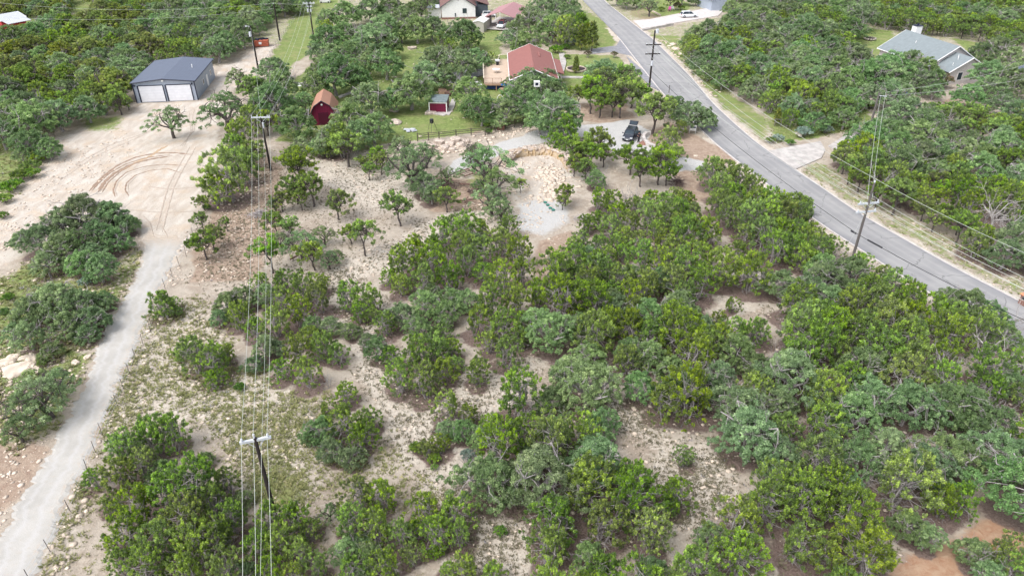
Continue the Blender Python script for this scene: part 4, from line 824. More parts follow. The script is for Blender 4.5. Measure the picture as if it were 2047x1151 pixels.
# the gambrel barn
g = thing('gambrel_barn', 'burgundy gambrel-roofed barn with rusty orange roof behind the oaks', 'barn', (-32.1, 119.2, 0), R(9))
hw, L_ = 1.95, 6.2
prof = [(-hw, 1.9), (-hw * .66, 3.1), (0, 3.95), (hw * .66, 3.1), (hw, 1.9)]
mb = MB(); vs = [(-hw + .12, -L_ / 2, -.3), (hw - .12, -L_ / 2, -.3)] + [(x * .97, -L_ / 2, z - .06) for x, z in prof[::-1]]; n_ = len(vs)
vs2 = [(x, L_ / 2, z) for x, y, z in vs]; mb.add(vs + vs2, [tuple(range(n_)), tuple(range(2 * n_ - 1, n_ - 1, -1))], 0); mb.add(vs + vs2, [(1, n_ + 1, n_ + 2, 2), (0, n_ - 1, 2 * n_ - 1, n_)], 1)
mb.build('wall', [M['burgundy'], M['burgundy_side']], g)
pr = [(-hw - .3, 1.55)] + prof[1:4] + [(hw + .3, 1.55)]; mb = MB()
for a, b in zip(pr[:-1], pr[1:]): mb.slab((a[0], -L_ / 2 - .3, a[1] + .1), (b[0], -L_ / 2 - .3, b[1] + .1), (b[0], L_ / 2 + .3, b[1] + .1), (a[0], L_ / 2 + .3, a[1] + .1), .09)
rf = mb.build('roof', M['rust_roof'], g); mb = MB()
for a, b in zip(pr[:-1], pr[1:]): mb.tube([(a[0], -L_ / 2 - .33, a[1] + .04), (b[0], -L_ / 2 - .33, b[1] + .04)], .06, 4)
mb.build('trim', M['black_trim'], rf); mb = MB(); mb.tube([(0, -L_ / 2 - .05, 3.3), (0, -L_ / 2 - .12, 3.3)], .17, 10); mb.build('gable_vent', M['white_paint'], g)
mb = MB(); mb.box((0, -L_ / 2 - .04, .95), (1.6, .07, 2.0)); mb.build('door', M['burgundy_side'], g)

# the small red shed
g = thing('red_shed', 'small burgundy shed with white corner trim and flat grey roof', 'shed', (-12.9, 123.9, 0), R(-3))
mb = MB(); mb.box((0, 0, .75), (3.0, 3.2, 2.1)); mb.build('wall', M['burgundy'], g)
mb = MB(); mb.slab((-1.6, -1.75, 1.86), (1.6, -1.75, 1.86), (1.6, 1.75, 2.15), (-1.6, 1.75, 2.15), .1); mb.build('roof', M['grey_roof'], g)
mb = MB()
for x in (-1.52, 1.52):
    for y in (-1.62, 1.62): mb.box((x, y, .78), (.16, .16, 2.06))
mb.box((0, -1.62, 1.66), (2.88, .14, .16)); mb.build('trim', M['white_paint'], g)
flat('concrete_slab', [(850,224),(888,231),(903,224),(898,216),(880,214),(860,216)], .03, M['concrete_old'])

# red-roofed house
g = thing('red_roofed_house', 'low house with faded red metal roof beside the timber deck', 'house', (3.9, 142.7, 0), R(1.5))
gable(g, 19.4, 8.4, 2.75, 4.5, [M['pale_wall'], M['pale_wall']], M['red_roof'], M['white_paint'], .35)
mb = MB(); mb.slab((4.7, -5.2, 2.86), (6.0, -5.2, 2.5), (6.0, 5.0, 2.5), (4.7, 5.0, 2.86), .1); mb.build('side_roof', M['red_roof'], g)
mb = MB(); mb.box((4.95, 0, 1.0), (1.3, 9.6, 2.6)); mb.build('side_wall', M['pale_wall'], g)
mb = MB(); mb.box((1.6, 3.6, 4.0), (.35, 3.4, .3)); mb.build('ridge_vent', M['red_roof'], g)
mb = MB(); mb.box((-4.26, 5.4, 1.9), (.1, .9, 1.3)); mb.build('door', M['black_trim'], g)
mb = MB(); mb.box((-4.4, 5.0, 2.35), (.3, .5, .5)); mb.build('wall_unit', M['white_paint'], g)
window(g, (-1.6, -9.7, 1.3), 1.2, 1.1, 0, -1); window(g, (1.8, -9.7, 1.3), 1.2, 1.1, 0, -1)
# deck
g = thing('timber_deck', 'raised pale timber deck with railings beside the red-roofed house', 'deck', (0, 0, 0))
DK = [G(967, 167, 1.2), G(966, 130, 1.2), G(996, 128, 1.2), G(998, 119, 1.2), G(1017, 119, 1.2), (-.75, 151.5), (-.75, 135.7)]
DK[-1] = (-.62, DK[0][1]); DK[-2] = (-.62, DK[-3][1])
mb = MB(); mb.prism(DK[:4] + DK[-2:], 1.05, 1.2); mb.build('deck_boards', M['deck_wood'], g)
mb = MB(); mb.prism([(p[0] * 1.0, p[1] - .06) for p in (DK[0], DK[-1])] + [(DK[-1][0], DK[-1][1] - .01), (DK[0][0], DK[0][1] - .01)], .8, 1.16); mb.build('rim_board', M['rail_wood'], g)
for k, (x, y) in enumerate([DK[0], DK[1], DK[2], DK[3], ((DK[0][0] + DK[-1][0]) / 2, DK[0][1])]):
    mb = MB(); mb.box((x, y + .1, .35), (.15, .15, 1.4)); mb.build('post', M['rail_wood'], g)
def railing(p, q, mat, h=.95, gap=.0):
    mb = MB(); L = math.dist(p, q); a = math.atan2(q[1] - p[1], q[0] - p[0]); n = max(1, round(L / 1.8))
    for k in range(n + 1): mb.box((p[0] + (q[0] - p[0]) * k / n, p[1] + (q[1] - p[1]) * k / n, 1.2 + h / 2), (.1, .1, h))
    mb.box(((p[0] + q[0]) / 2, (p[1] + q[1]) / 2, 1.2 + h + .03), (L + .1, .16, .06), a); mb.box(((p[0] + q[0]) / 2, (p[1] + q[1]) / 2, 1.38), (L - .1, .05, .05), a)
    for k in range(int(L / .22)): mb.box((p[0] + (q[0] - p[0]) * (k + .5) / int(L / .22), p[1] + (q[1] - p[1]) * (k + .5) / int(L / .22), 1.2 + h / 2), (.025, .025, h - .1))
    mb.build('railing', mat, g)
railing(DK[0], DK[1], M['rail_pale']); railing(DK[1], DK[2], M['rail_pale']); railing(DK[2], DK[3], M['rail_pale']); railing(DK[3], DK[-2], M['rail_pale']); railing(DK[0], (DK[0][0] + 3.4, DK[0][1]), M['rail_wood'])
mb = MB(); mb.box(((DK[0][0] + 1.9), DK[0][1] + .35, .4), (3.3, .06, .75)); mb.build('navy_skirt', M['navy'], g)
lw = MB(); lw.box((-1.15, DK[0][1] - 1.5, .42), (2.3, 2.4, .12)); lw.build('lower_landing', M['rail_wood'], g)
u = thing('patio_umbrella', 'folded-out bright blue umbrella on the lower deck landing', 'umbrella', (-1.4, DK[0][1] - 1.5, .48))
mb = MB(); mb.cyl((0, 0, 0), .03, 1.2, 6); mb.build('pole', M['galvanised'], u); mb = MB(); mb.cyl((0, 0, .9), .75, .35, 10, r2=.04); mb.build('canopy', M['blue_fabric'], u)
u = thing('barbecue_grill', 'dark barbecue grill standing on the deck against the rail', 'grill', (-3.0, 149.0, 1.2))
mb = MB(); mb.box((0, 0, .4), (.6, .5, .7)); mb.build('cabinet', M['black_plastic'], u); mb = MB(); mb.tube([(-.45, 0, .9), (.45, 0, .9)], .26, 10); mb.build('lid', M['galvanised'], u)
u = thing('patio_table', 'round white patio table on the open middle of the deck', 'table', (-3.2, 143.2, 1.2)); mb = MB(); mb.cyl((0, 0, .68), .75, .05, 16); mb.build('tabletop', M['white_paint'], u); mb = MB(); mb.cyl((0, 0, 0), .06, .68, 8); mb.build('leg', M['white_paint'], u)

# white gabled house
g = thing('white_gabled_house', 'white gable-ended house with brown shingle roof and dark side wing', 'house', (-15.0, 207.3, 0), R(6))
gable(g, 13, 9.0, 3.2, 6.0, [M['white_paint'], M['white_paint']], M['brown_shingle'], M['black_trim'], .4)
mb = MB(); mb.box((0, 0, -.05), (9.12, 13.1, .9)); mb.build('plinth', M['brick'], g)
window(g, (1.6, -6.52, 2.0), .95, 1.15, 0, -1, 'dark_wall'); mb = MB(); mb.tube([(0, -6.5, 5.0), (0, -6.6, 5.0)], .3, 12); mb.build('gable_vent', M['black_trim'], g)
mb = MB(); mb.box((-.9, -6.56, 1.0), (.3, .1, .9)); mb.build('wall_niche', M['dark_wall'], g)
mb = MB(); mb.box((6.3, -1.2, 1.5), (3.5, 6.5, 3.2)); mb.build('side_wing', M['dark_wall'], g); mb = MB(); mb.slab((4.6, -4.8, 4.3), (8.4, -4.8, 3.1), (8.4, 4, 3.1), (4.6, 4, 4.3), .12); mb.build('wing_roof', M['brown_shingle'], g)
mb = MB(); mb.box((-6.4, -3.2, 1.3), (3.4, 3.4, 2.6)); mb.build('porch_wall', M['white_paint'], g); mb = MB(); mb.box((-6.4, -3.4, 2.7), (4.0, 4.4, .14)); mb.build('porch_roof', M['light_metal'], g)
# carport with vehicle
g = thing('open_carport', 'open carport with faded pink metal gable roof behind the trees', 'carport', (-1.3, 195.6, 0), R(-15))
gable(g, 13.4, 7.8, 2.6, 3.9, None, M['pink_roof'], None, .1)
for x in (-3.7, 3.7):
    for y in (-6.3, -2, 2, 6.3):
        mb = MB(); mb.box((x, y, 1.15), (.14, .14, 2.9)); mb.build('post', M['white_paint'], g)
mb = MB(); mb.box((0, -1, .04), (8.6, 15, .1)); mb.build('slab_floor', M['concrete_old'], g)
mb = MB(); mb.box((-3.9, -3.5, 1.2), (.08, 4, 2.3)); mb.build('side_panel', M['dark_wall'], g)
g = thing('long_shed', 'long tan shed with white roof beside the pink carport', 'shed', (-7.6, 188.9, 0), R(-14))
gable(g, 6.6, 2.7, 2.1, 2.5, [M['tan_wall'], M['tan_wall']], M['white_paint'], None, .15)

# grey shingled house on the right
def ridge_house(root, A, B, hwid, eave, ridge, wall, roof, trim, ov=.5):
    pass
ang = math.atan2(144.5 - 157.9, 88.4 - 85.1)
g = thing('grey_shingled_house', 'pale house with large grey shingle roof and white chimney', 'house', (86.3, 151.0, 0), ang + R(90))
gable(g, 14.2, 11.2, 2.9, 6.1, [M['pale_wall'], M['pale_wall']], M['grey_shingle'], M['white_paint'], .5)
mb = MB(); mb.box((1.2, 6.0, 5.8), (1.5, 1.3, 3.0)); ch = mb.build('chimney', M['white_paint'], g); mb = MB(); mb.box((1.2, 6.0, 7.36), (1.65, 1.45, .12)); mb.cyl((1.2, 6.0, 7.4), .18, .4, 8); mb.build('chimney_cap', M['black_trim'], ch)
wg = MB(); x0, x1, y0, y1 = -4.3, 4.3, -11.3, -7.12
wg.add([(x0, y0, -.3), (x1, y0, -.3), (x1, y0, 2.6), (0, y0, 4.85), (x0, y0, 2.6), (x0, y1, -.3), (x1, y1, -.3), (x1, y1, 2.6), (0, y1, 4.85), (x0, y1, 2.6)], [(0, 1, 2, 3, 4), (9, 8, 7, 6, 5), (1, 6, 7, 2), (0, 4, 9, 5)]); wg.build('wing_wall', M['pale_wall'], g)
mb = MB(); mb.slab((x0 - .45, y0 - .4, 2.5), (0, y0 - .4, 5.0), (0, y1, 5.0), (x0 - .45, y1, 2.5), .12); mb.slab((0, y0 - .4, 5.0), (x1 + .45, y0 - .4, 2.5), (x1 + .45, y1, 2.5), (0, y1, 5.0), .12); wr = mb.build('wing_roof', M['grey_shingle'], g)
mb = MB(); mb.tube([(x0 - .45, y0 - .44, 2.44), (0, y0 - .44, 4.94)], .1, 4); mb.tube([(0, y0 - .44, 4.94), (x1 + .45, y0 - .44, 2.44)], .1, 4); mb.build('trim', M['white_paint'], wr)
window(g, (-1.6, y0, 1.5), 1.0, 1.5, 0, -1)
for x, y, z in ((-2.2, 1.5, 5.1), (-1.4, -9.5, 4.5), (-3.0, -10.3, 3.6), (-1.0, -9, 4.7)):
    mb = MB(); mb.cyl((x, y, z - .3), .07, .6, 6); mb.build('roof_pipe', M['white_paint'], g)
g = thing('pale_outbuilding', 'partly hidden small pale building with dark roof behind trees', 'building', (99.5, 138.5, 0), R(-35))
gable(g, 6, 5, 2.5, 3.8, [M['pale_wall'], M['pale_wall']], M['charcoal_roof'], M['white_paint'], .3)
g = thing('blue_grey_house', 'corner of blue-grey house at the end of the white driveway', 'house', (58.6, 216.5, 0), R(12))
gable(g, 9, 7, 3.2, 5.4, [M['bluegrey_metal'], M['bluegrey_metal']], M['grey_shingle'], M['white_paint'], .4)
g = thing('red_barn', 'bright red barn with pale metal roof in the upper left corner', 'barn', (-128.6, 189.5, 0), R(-28))
gable(g, 6.0, 5.6, 2.5, 3.4, [M['red_wall'], M['red_wall']], M['light_metal'], M['white_paint'], .3)
mb = MB(); mb.slab((3.0, -2.9, 2.5), (5.4, -2.9, 2.0), (5.4, 3.0, 2.0), (3.0, 3.0, 2.5), .1); mb.build('lean_to_roof', M['light_metal'], g)
for y in (-2.7, 2.8):
    mb = MB(); mb.box((5.2, y, .85), (.14, .14, 2.3)); mb.build('post', M['white_paint'], g)

# ------------------------------------------------------------------ vehicles
def car(name, label, loc, rz, paint, L=4.6, Wd=1.82, H=1.5, open_hatch=False, open_door=False, roofmat=None):
    g = thing(name, label, 'car', loc, rz); h = L / 2; w_ = Wd / 2
    def loft(secs, mat, nm, par, smooth=True):
        mb = MB(); vs = []
        for x, zb, zt, wb, wt in secs: vs += [(x, -wb, zb), (x, -wb * 1.02, (zb + zt) / 2), (x, -wt, zt), (x, wt, zt), (x, wb * 1.02, (zb + zt) / 2), (x, wb, zb)]
        n = len(secs); fs = [(i * 6 + k, i * 6 + (k + 1) % 6, (i + 1) * 6 + (k + 1) % 6, (i + 1) * 6 + k) for i in range(n - 1) for k in range(6)]
        fs += [(5, 4, 3, 2, 1, 0), tuple((n - 1) * 6 + k for k in range(6))]; mb.add(vs, fs); return mb.build(nm, mat, par, False, .05)
    loft([(-h, .42, .78, w_ * .86, w_ * .8), (-h + .15, .3, .95, w_ * .97, w_ * .9), (-h * .45, .26, .97, w_, w_ * .93), (h * .3, .26, .96, w_, w_ * .93), (h * .42, .26, .94, w_, w_ * .9), (h - .35, .28, .78, w_ * .97, w_ * .82), (h, .36, .62, w_ * .82, w_ * .72)], paint, 'body', g)
    cb = loft([(-h + .12, .9, .96, w_ * .84, w_ * .8), (-h * .68, .9, H - .09, w_ * .88, w_ * .70), (-h * .1, .9, H - .05, w_ * .9, w_ * .72), (h * .18, .9, H - .1, w_ * .9, w_ * .70), (h * .52, .88, .95, w_ * .86, w_ * .82)], M['glass'], 'window', g)
    mb = MB(); mb.add([(-h * .8, -w_ * .66, H - .18), (-h * .66, -w_ * .69, H - .02), (h * .14, -w_ * .69, H - .02), (h * .22, -w_ * .66, H - .1), (-h * .8, w_ * .66, H - .18), (-h * .66, w_ * .69, H - .02), (h * .14, w_ * .69, H - .02), (h * .22, w_ * .66, H - .1)], [(0, 1, 5, 4), (1, 2, 6, 5), (2, 3, 7, 6)])
    for s in (-1, 1):
        mb.tube([(h * .54, s * w_ * .84, .96), (h * .19, s * w_ * .72, H - .07)], .045, 5); mb.tube([(-h * .1, s * w_ * .92, .95), (-h * .12, s * w_ * .74, H - .06)], .05, 5); mb.tube([(-h * .86, s * w_ * .86, .96), (-h * .7, s * w_ * .72, H - .08)], .07, 5)
    mb.build('roof', roofmat or paint, g)
    for x in (-h * .6, h * .62):
        for s in (-1, 1):
            mb = MB(); mb.tube([(x, s * (w_ - .2), .33), (x, s * (w_ + .01), .33)], .33, 16); o = mb.build('wheel', M['tyre'], g); mb = MB(); mb.tube([(x, s * (w_ - .05), .33), (x, s * (w_ + .025), .33)], .2, 10); mb.build('rim', M['rim'], o)
    for s in (-1, 1):
        mb = MB(); mb.box((h - .17, s * w_ * .66, .66), (.3, .36, .14)); mb.build('headlight', M['lamp_glass'], g); mb = MB(); mb.box((-h + .1, s * w_ * .76, .82), (.16, .3, .24)); mb.build('tail_light', M['tail_red'], g)
        mb = MB(); mb.box((h * .42, s * (w_ + .09), 1.0), (.12, .2, .13)); mb.build('mirror', paint, g)
    mb = MB(); mb.box((h - .01, 0, .5), (.06, .9, .14)); mb.build('grille', M['rim'], g); mb = MB(); mb.box((h + .02, 0, .42), (.03, .34, .12)); mb.build('number_plate', M['white_paint'], g)
    if open_hatch:
        mb = MB(); mb.slab((-h * .78, -w_ * .72, H + .02), (-h * .78, w_ * .72, H + .02), (-h - .35, w_ * .78, H + .42), (-h - .35, -w_ * .78, H + .42), .06); o = mb.build('tailgate', paint, g)
        mb = MB(); mb.slab((-h * .84, -w_ * .55, H + .09), (-h * .84, w_ * .55, H + .09), (-h - .1, w_ * .6, H + .37), (-h - .1, -w_ * .6, H + .37), .03); mb.build('rear_window', M['glass'], o)
        mb = MB(); mb.box((-h + .05, 0, .8), (.1, Wd * .7, .6)); mb.build('boot_opening', M['black_trim'], g)
    if open_door:
        mb = MB(); a = (h * .34, w_ + .02); b = (h * .34 - .55, w_ + .85)
        mb.slab((a[0], a[1], .35), (b[0], b[1], .35), (b[0], b[1], .98), (a[0], a[1], .98), .09); o = mb.build('door', paint, g)
        mb = MB(); mb.slab((a[0], a[1], .98), (b[0], b[1], .98), (b[0] - .02, b[1] - .12, 1.42), (a[0] - .15, a[1] - .1, 1.42), .03); mb.build('door_window', M['glass'], o)
    return g
sa = math.atan2(107.3 - 111.6, 18.1 - 19.7)
car('black_hatchback', 'black hatchback with raised tailgate and open driver door on white gravel', (18.95, 109.6, 0), sa, M['car_dark'], open_hatch=True, open_door=True)
car('white_car', 'white five-door car parked across the pale concrete driveway', (47.9, 202.6, .06), R(10), M['car_white'], L=4.9, H=1.6)
car('covered_car', 'pale and maroon car parked under the pink carport', (-2.6, 190.2, .09), R(-105), M['car_white'], H=1.7, roofmat=M['car_red'])
car('dark_van', 'dark vehicle parked on the pale ground above the red barn', (-136.5, 207.5, 0), R(-60), M['car_dark'], H=1.8)
car('small_white_car', 'small white car on the grass between house and carport', (-6.4, 203.5, 0), R(5), M['car_white'], L=3.9)

# ------------------------------------------------------------------ the person beside the hatchback
def person(label, loc, rz):
    g = thing('person', label, 'person', loc, rz)
    J = [(0, 0, .95, .14), (0, 0, 1.15, .13), (0, 0, 1.38, .15), (0, 0, 1.5, .06), (0, .01, 1.62, .095), (0, .01, 1.7, .085),
         (.1, 0, .9, .1), (.12, .03, .5, .07), (.13, 0, .1, .05), (.13, -.12, .04, .035), (-.1, 0, .9, .1), (-.1, -.06, .5, .07), (-.12, 0, .1, .05), (-.12, -.12, .04, .035),
         (.2, 0, 1.42, .06), (.36, -.1, 1.22, .045), (.3, -.32, 1.18, .032), (.3, -.4, 1.18, .03), (-.2, 0, 1.42, .06), (-.36, -.1, 1.22, .045), (-.3, -.32, 1.18, .032), (-.3, -.4, 1.18, .03)]
    E = [(0, 1), (1, 2), (2, 3), (3, 4), (4, 5), (0, 6), (6, 7), (7, 8), (8, 9), (0, 10), (10, 11), (11, 12), (12, 13), (2, 14), (14, 15), (15, 16), (16, 17), (2, 18), (18, 19), (19, 20), (20, 21)]
    for s, w0 in ((1, 17), (-1, 21)):           # five fingers each hand
        bx, by, bz, _ = J[w0]
        for k in range(4): J.append((bx + s * (-.03 + .02 * k), by - .08 - .01 * (k in (1, 2)), bz - .01, .009)); E.append((w0, len(J) - 1))
        J.append((bx - s * .05, by - .03, bz + .01, .010)); E.append((w0, len(J) - 1))
    me = bpy.data.meshes.new('body'); me.from_pydata([j[:3] for j in J], E, []); me.materials.append(M['skin']); me.materials.append(M['cloth_dark'])
    o = bpy.data.objects.new('body', me); COL.objects.link(o); o.parent = g; md = o.modifiers.new('skin', 'SKIN')
    bpy.context.view_layer.update()
    sv = me.skin_vertices[0].data if me.skin_vertices else None
    if sv is None:
        bpy.context.view_layer.objects.active = o
        bpy.ops.mesh.customdata_skin_add(); sv = me.skin_vertices[0].data
    for i, j in enumerate(J): sv[i].radius = (j[3], j[3])
    sv[0].use_root = True; sb = o.modifiers.new('smooth', 'SUBSURF'); sb.levels = sb.render_levels = 1
    c = MB(); c.tube([(0, 0, 1.47), (0, 0, 1.3), (0, 0, 1.1), (0, 0, .9)], [.1, .21, .175, .18], 12)
    for s in (-1, 1): c.tube([(s * .17, 0, 1.42), (s * .34, -.09, 1.24)], [.09, .07], 8)
    c.build('shirt', M['cloth_dark'], g, True)
    c = MB()
    for s, kx, ky in ((1, .12, .03), (-1, -.1, -.06)): c.tube([(s * .09, 0, .95), (kx, ky, .5), (s * .125, 0, .1)], [.125, .09, .07], 10)
    c.build('trousers', M['cloth_dark'], g, True)
    c = MB(); c.tube([(0, .03, 1.58), (0, .035, 1.68), (0, .03, 1.78), (0, .02, 1.82)], [.08, .115, .09, .03], 10); c.build('hair', M['hair'], g, True)
    c = MB()
    for s in (-1, 1): c.box((s * .035, -.085, 1.66), (.02, .015, .012))
    c.box((0, -.1, 1.63), (.02, .03, .03)); c.build('face', M['hair'], g)
person('person in dark clothes standing by the open door of the black hatchback', (19.95, 107.3, 0), R(25))

# ------------------------------------------------------------------ utility poles and wires
def pole(label, x, y, h, r=.16, mat='pole_wood', arms=(), extra=None, group='wooden utility poles'):
    g = thing('utility_pole', label, 'utility pole', (x, y, gz(x, y)), 0, group)
    mb = MB(); mb.tube([(0, 0, -.5), (0, 0, h * .5), (0, 0, h)], [r * 1.15, r, r * .78], 10); mb.build('pole', M[mat], g)
    for z, half, a, pins, am in arms:
        dx, dy = math.cos(a), math.sin(a); mb = MB(); mb.box((0, 0, z), (2 * half, .16, .18), a); o = mb.build('crossarm', M[am], g)
        for p in pins:
            mb = MB(); mb.cyl((dx * p, dy * p, z + .09), .06, .12, 8); mb.cyl((dx * p, dy * p, z + .2), .09, .14, 8, r2=.05); mb.build('insulator', M['insulator'], o)
        mb = MB(); mb.tube([(dx * half * .55, dy * half * .55, z - .1), (0, 0, z - .75)], .03, 4); mb.tube([(-dx * half * .55, -dy * half * .55, z - .1), (0, 0, z - .75)], .03, 4); mb.build('brace', M['galvanised'], o)
    return g
def arm_pt(x, y, z, a, p): return Vector((x + math.cos(a) * p, y + math.sin(a) * p, gz(x, y) + z + .36))
PA, P2, PT, PB, PC = (-16.64, 33.86), (-35.02, 96.54), (-46.3, 171.56), (-52.64, 149.04), (-55.9, 176.6)
PR, P3, PRD = (38.53, 69.95), (57.88, 111.2), (26.07, 134.6)
aA = R(17); a2 = R(3); aT = R(4); aR = math.atan2(PRD[1] - PR[1], PRD[0] - PR[0]) - R(90)
g = pole('nearest pole, dark and leaning-looking, with one white crossarm above the tuft-covered slope', *PA, 7.6, .14, arms=[(7.4, .98, aA, (-.82, .78), 'galvanised')])
mb = MB(); mb.cyl((-.05, 0, 7.6), .07, .3, 8); mb.build('insulator', M['insulator'], g)
g = pole('slim black pole with a pale crossarm and transformer gear on the rocky slope', *P2, 7.9, .15, arms=[(7.9, 1.32, a2, (-1.25, -.45, .95, 1.2), 'galvanised')])
mb = MB(); mb.tube([(.22, -.2, 6.5), (.22, -.2, 7.2)], .13, 10); mb.build('transformer', M['galvanised'], g)
g = pole('far crossarm pole standing in the green mown strip', *PT, 9.5, .17, arms=[(9.3, 1.35, aT, (-1.2, -.4, .4, 1.2), 'galvanised'), (8.6, .6, aT, (-.45, .45), 'galvanised')])
mb = MB(); mb.tube([(-.4, -.1, 7.4), (-.4, -.1, 8.1)], .22, 10); mb.tube([(.3, -.25, 7.5), (.3, -.25, 8.1)], .18, 10); mb.build('transformer', M['galvanised'], g)
g = pole('dark pole with a white transformer beside the sandy drive', *PB, 9.05, .17, arms=[])
mb = MB(); mb.tube([(-.3, -.1, 7.0), (-.3, -.1, 7.9)], .24, 12); mb.build('transformer', M['insulator'], g); mb = MB(); mb.tube([(0, 0, 8.9), (-.75, 0, 9.0)], .05, 6); mb.tube([(-.75, 0, 8.95), (-1.0, 0, 8.9)], .13, 8); mb.build('lamp_arm', M['galvanised'], g)
g = pole('short dark pole with white stones round its foot by the mown strip', *PC, 8.3, .2, arms=[]); mb = MB(); mb.cyl((-.1, 0, 8.2), .1, .3, 8); mb.build('insulator', M['insulator'], g)
for i, (dx, dy) in enumerate(((-.8, -.3), (.9, .1), (.3, -.6))): pass
g = pole('dark pole with two pale crossarms rising in front of the asphalt road', *PR, 9.75, .14, mat='pole_weathered', arms=[(7.3, 1.25, aR, (-1.0, .1, 1.1), 'galvanised'), (6.3, 1.2, aR, (-1.0, 1.05), 'galvanised')])
mb = MB(); mb.tube([(0, 0, 9.7), (0, 0, 9.95)], .09, 8); mb.build('insulator', M['insulator'], g)
g = pole('weathered grey leaning pole between the trees beyond the road', *P3, 7.0, .17, mat='pole_weathered', arms=[]); mb = MB(); mb.box((.5, -.3, 6.5), (1.2, .1, .1), R(-30)); mb.build('bracket', M['galvanised'], g)
g = pole('tall black pole with two dark crossarms on the near side of the road', *PRD, 11.3, .17, arms=[(8.75, 1.45, aR * 0 + R(5), (-1.3, -.5, .5, 1.3), 'pole_wood'), (7.1, 1.4, R(5), (-1.25, 1.25), 'pole_wood')])
mb = MB(); mb.tube([(.42, 0, 10.8), (.42, 0, 11.5)], .3, 12); mb.build('transformer', M['insulator'], g); mb = MB(); mb.tube([(0, -.22, 5.0), (0, -.22, 5.9)], .2, 8); mb.build('meter_box', M['insulator'], g)
def wire(label, pts, sag=.6, r=.017, mat='white_wire', grp='pale power lines', n=14):
    out = []
    for a, b in zip(pts[:-1], pts[1:]):
        a, b = Vector(a), Vector(b); s_ = sag * (b - a).length / 60
        for i in range(n + (b is pts[-1])):
            t = i / n; q = a.lerp(b, t); q.z -= 4 * s_ * t * (1 - t); out.append(q)
    out.append(Vector(pts[-1])); mb = MB(); mb.tube(out, r, 5); o = mb.build('power_line', M[mat]); return tag(o, label, 'wire', grp)
ENDS = (G3(484, 1260, 2.2), G3(511, 1260, 2.4), G3(544, 1260, 2.2)); lab = ['leftmost', 'second from left', 'second from right', 'rightmost']
for k, (pa, p2, pt, za) in enumerate(((-.82, -1.25, -1.2, 7.4), (-.05, -.45, -.4, 7.6), (.78, 1.2, 1.2, 7.4))):
    a = arm_pt(*PA, za, aA, pa); b = arm_pt(*P2, 7.9, a2, p2); c = arm_pt(*PT, 9.3, aT, pt)
    wire(('leftmost', 'middle', 'rightmost')[k] + ' of the three pale wires running down over the nearest pole', [ENDS[k], a, b, c], 1.6, r=.013)
wire('lower pale wire hanging under the crossarm wires down the left slope', [G3(517, 1260, 1.6), (-16.4, 33.8, 6.4), (-34.9, 96.4, 6.6), (-46.2, 171.4, 7.6)], 1.9, r=.011)
wire('thin grey wire falling from the rocky-slope pole towards the transformer pole', [(-35, 96.5, 7.7), (-52.6, 149, 8.6)], 1.2, r=.015)
top = Vector((PR[0], PR[1], 9.9)); E9 = G3(2110, 524, 9.2); dE = E9 - top; tr = Vector((PRD[0], PRD[1], 11.2))
wire('topmost pale wire of the roadside line crossing above the right-hand wood', [tr, top, top + dE * 1.3], 1.2, r=.016)
for j, (z, p, zr, pr_) in enumerate(((7.3, 1.1, 8.75, 1.3), (7.3, .1, 8.75, -.5), (7.3, -1.0, 8.75, -1.3), (6.3, 1.05, 7.1, 1.25), (6.3, -1.0, 7.1, -1.25))):
    a = arm_pt(*PR, z, aR, p); b = arm_pt(*PRD, zr, R(5), pr_)
    wire(('outer', 'middle', 'inner')[j % 3] + (' wire on the upper crossarms of the roadside line' if j < 3 else ' wire on the lower crossarms of the roadside line'), [b, a, a + dE * 1.25 + Vector((0, 0, -.3))], 1.3, r=.016)
wire('thick black telecom cable strung low along the road', [(PRD[0], PRD[1], 3.9), (PR[0], PR[1], 3.2), tuple(Vector((PR[0], PR[1], 3.2)) + dE * 1.25 + Vector((0, 0, .8)))], .9, r=.03, mat='dark_wire', grp='telecom cable')
for k, (t0, t1) in enumerate(((-.35, 2.0), (.35, 2.6))):
    mb = MB(); q = Vector((PR[0], PR[1], 3.18)); d_ = dE.normalized(); mb.tube([q + d_ * (t0 * 3.2), q + d_ * (t0 * 3.2 + (.7 if k == 0 else 1.9))], .09, 6); o = mb.build('cable_closure', M['dark_wire']); tag(o, ('short' if k == 0 else 'long') + ' black splice case on the telecom cable by the pole', 'splice case')
for k, s in enumerate((-.5, .5)):
    a3 = Vector((P3[0] + .5 + s * .8, P3[1] - .3 + s * .3, 6.9 - .5 * (s < 0))); wire(('left' if k == 0 else 'right') + ' of the two steep pale wires linking the grey pole to the road pole', [a3, (PR[0] + s * .5, PR[1], 7.6)], 1.0, r=.02)
    e = G3(2110, 112 if k else 146, 7.2); wire(('upper' if k else 'lower') + ' pale wire running right from the grey pole over the house garden', [a3, e], 1.0, r=.018)
for k, (x0, y0, x1, y1) in enumerate(((549, 12, -60, 0), (545, 25, -60, 31))):
    wire(('upper' if k == 0 else 'lower') + ' thin grey wire crossing the far upper-left wood', [(PC[0], PC[1], 8.3 - k * 1.2), G3(x1, y1, 8.0)], 1.5, r=.018)
wire('short grey wire between the mown-strip poles', [(PC[0], PC[1], 8.3), (PT[0], PT[1], 9.0)], .8, r=.015)
wire('guy wire slanting down from the rocky-slope pole', [(-35, 96.6, 7.5), (-38.4, 96.0, 0)], 0, r=.012)
wire('guy wire slanting down from the roadside pole into the junipers', [(PR[0], PR[1], 6.2), (35.2, 67.0, 0)], 0, r=.008)

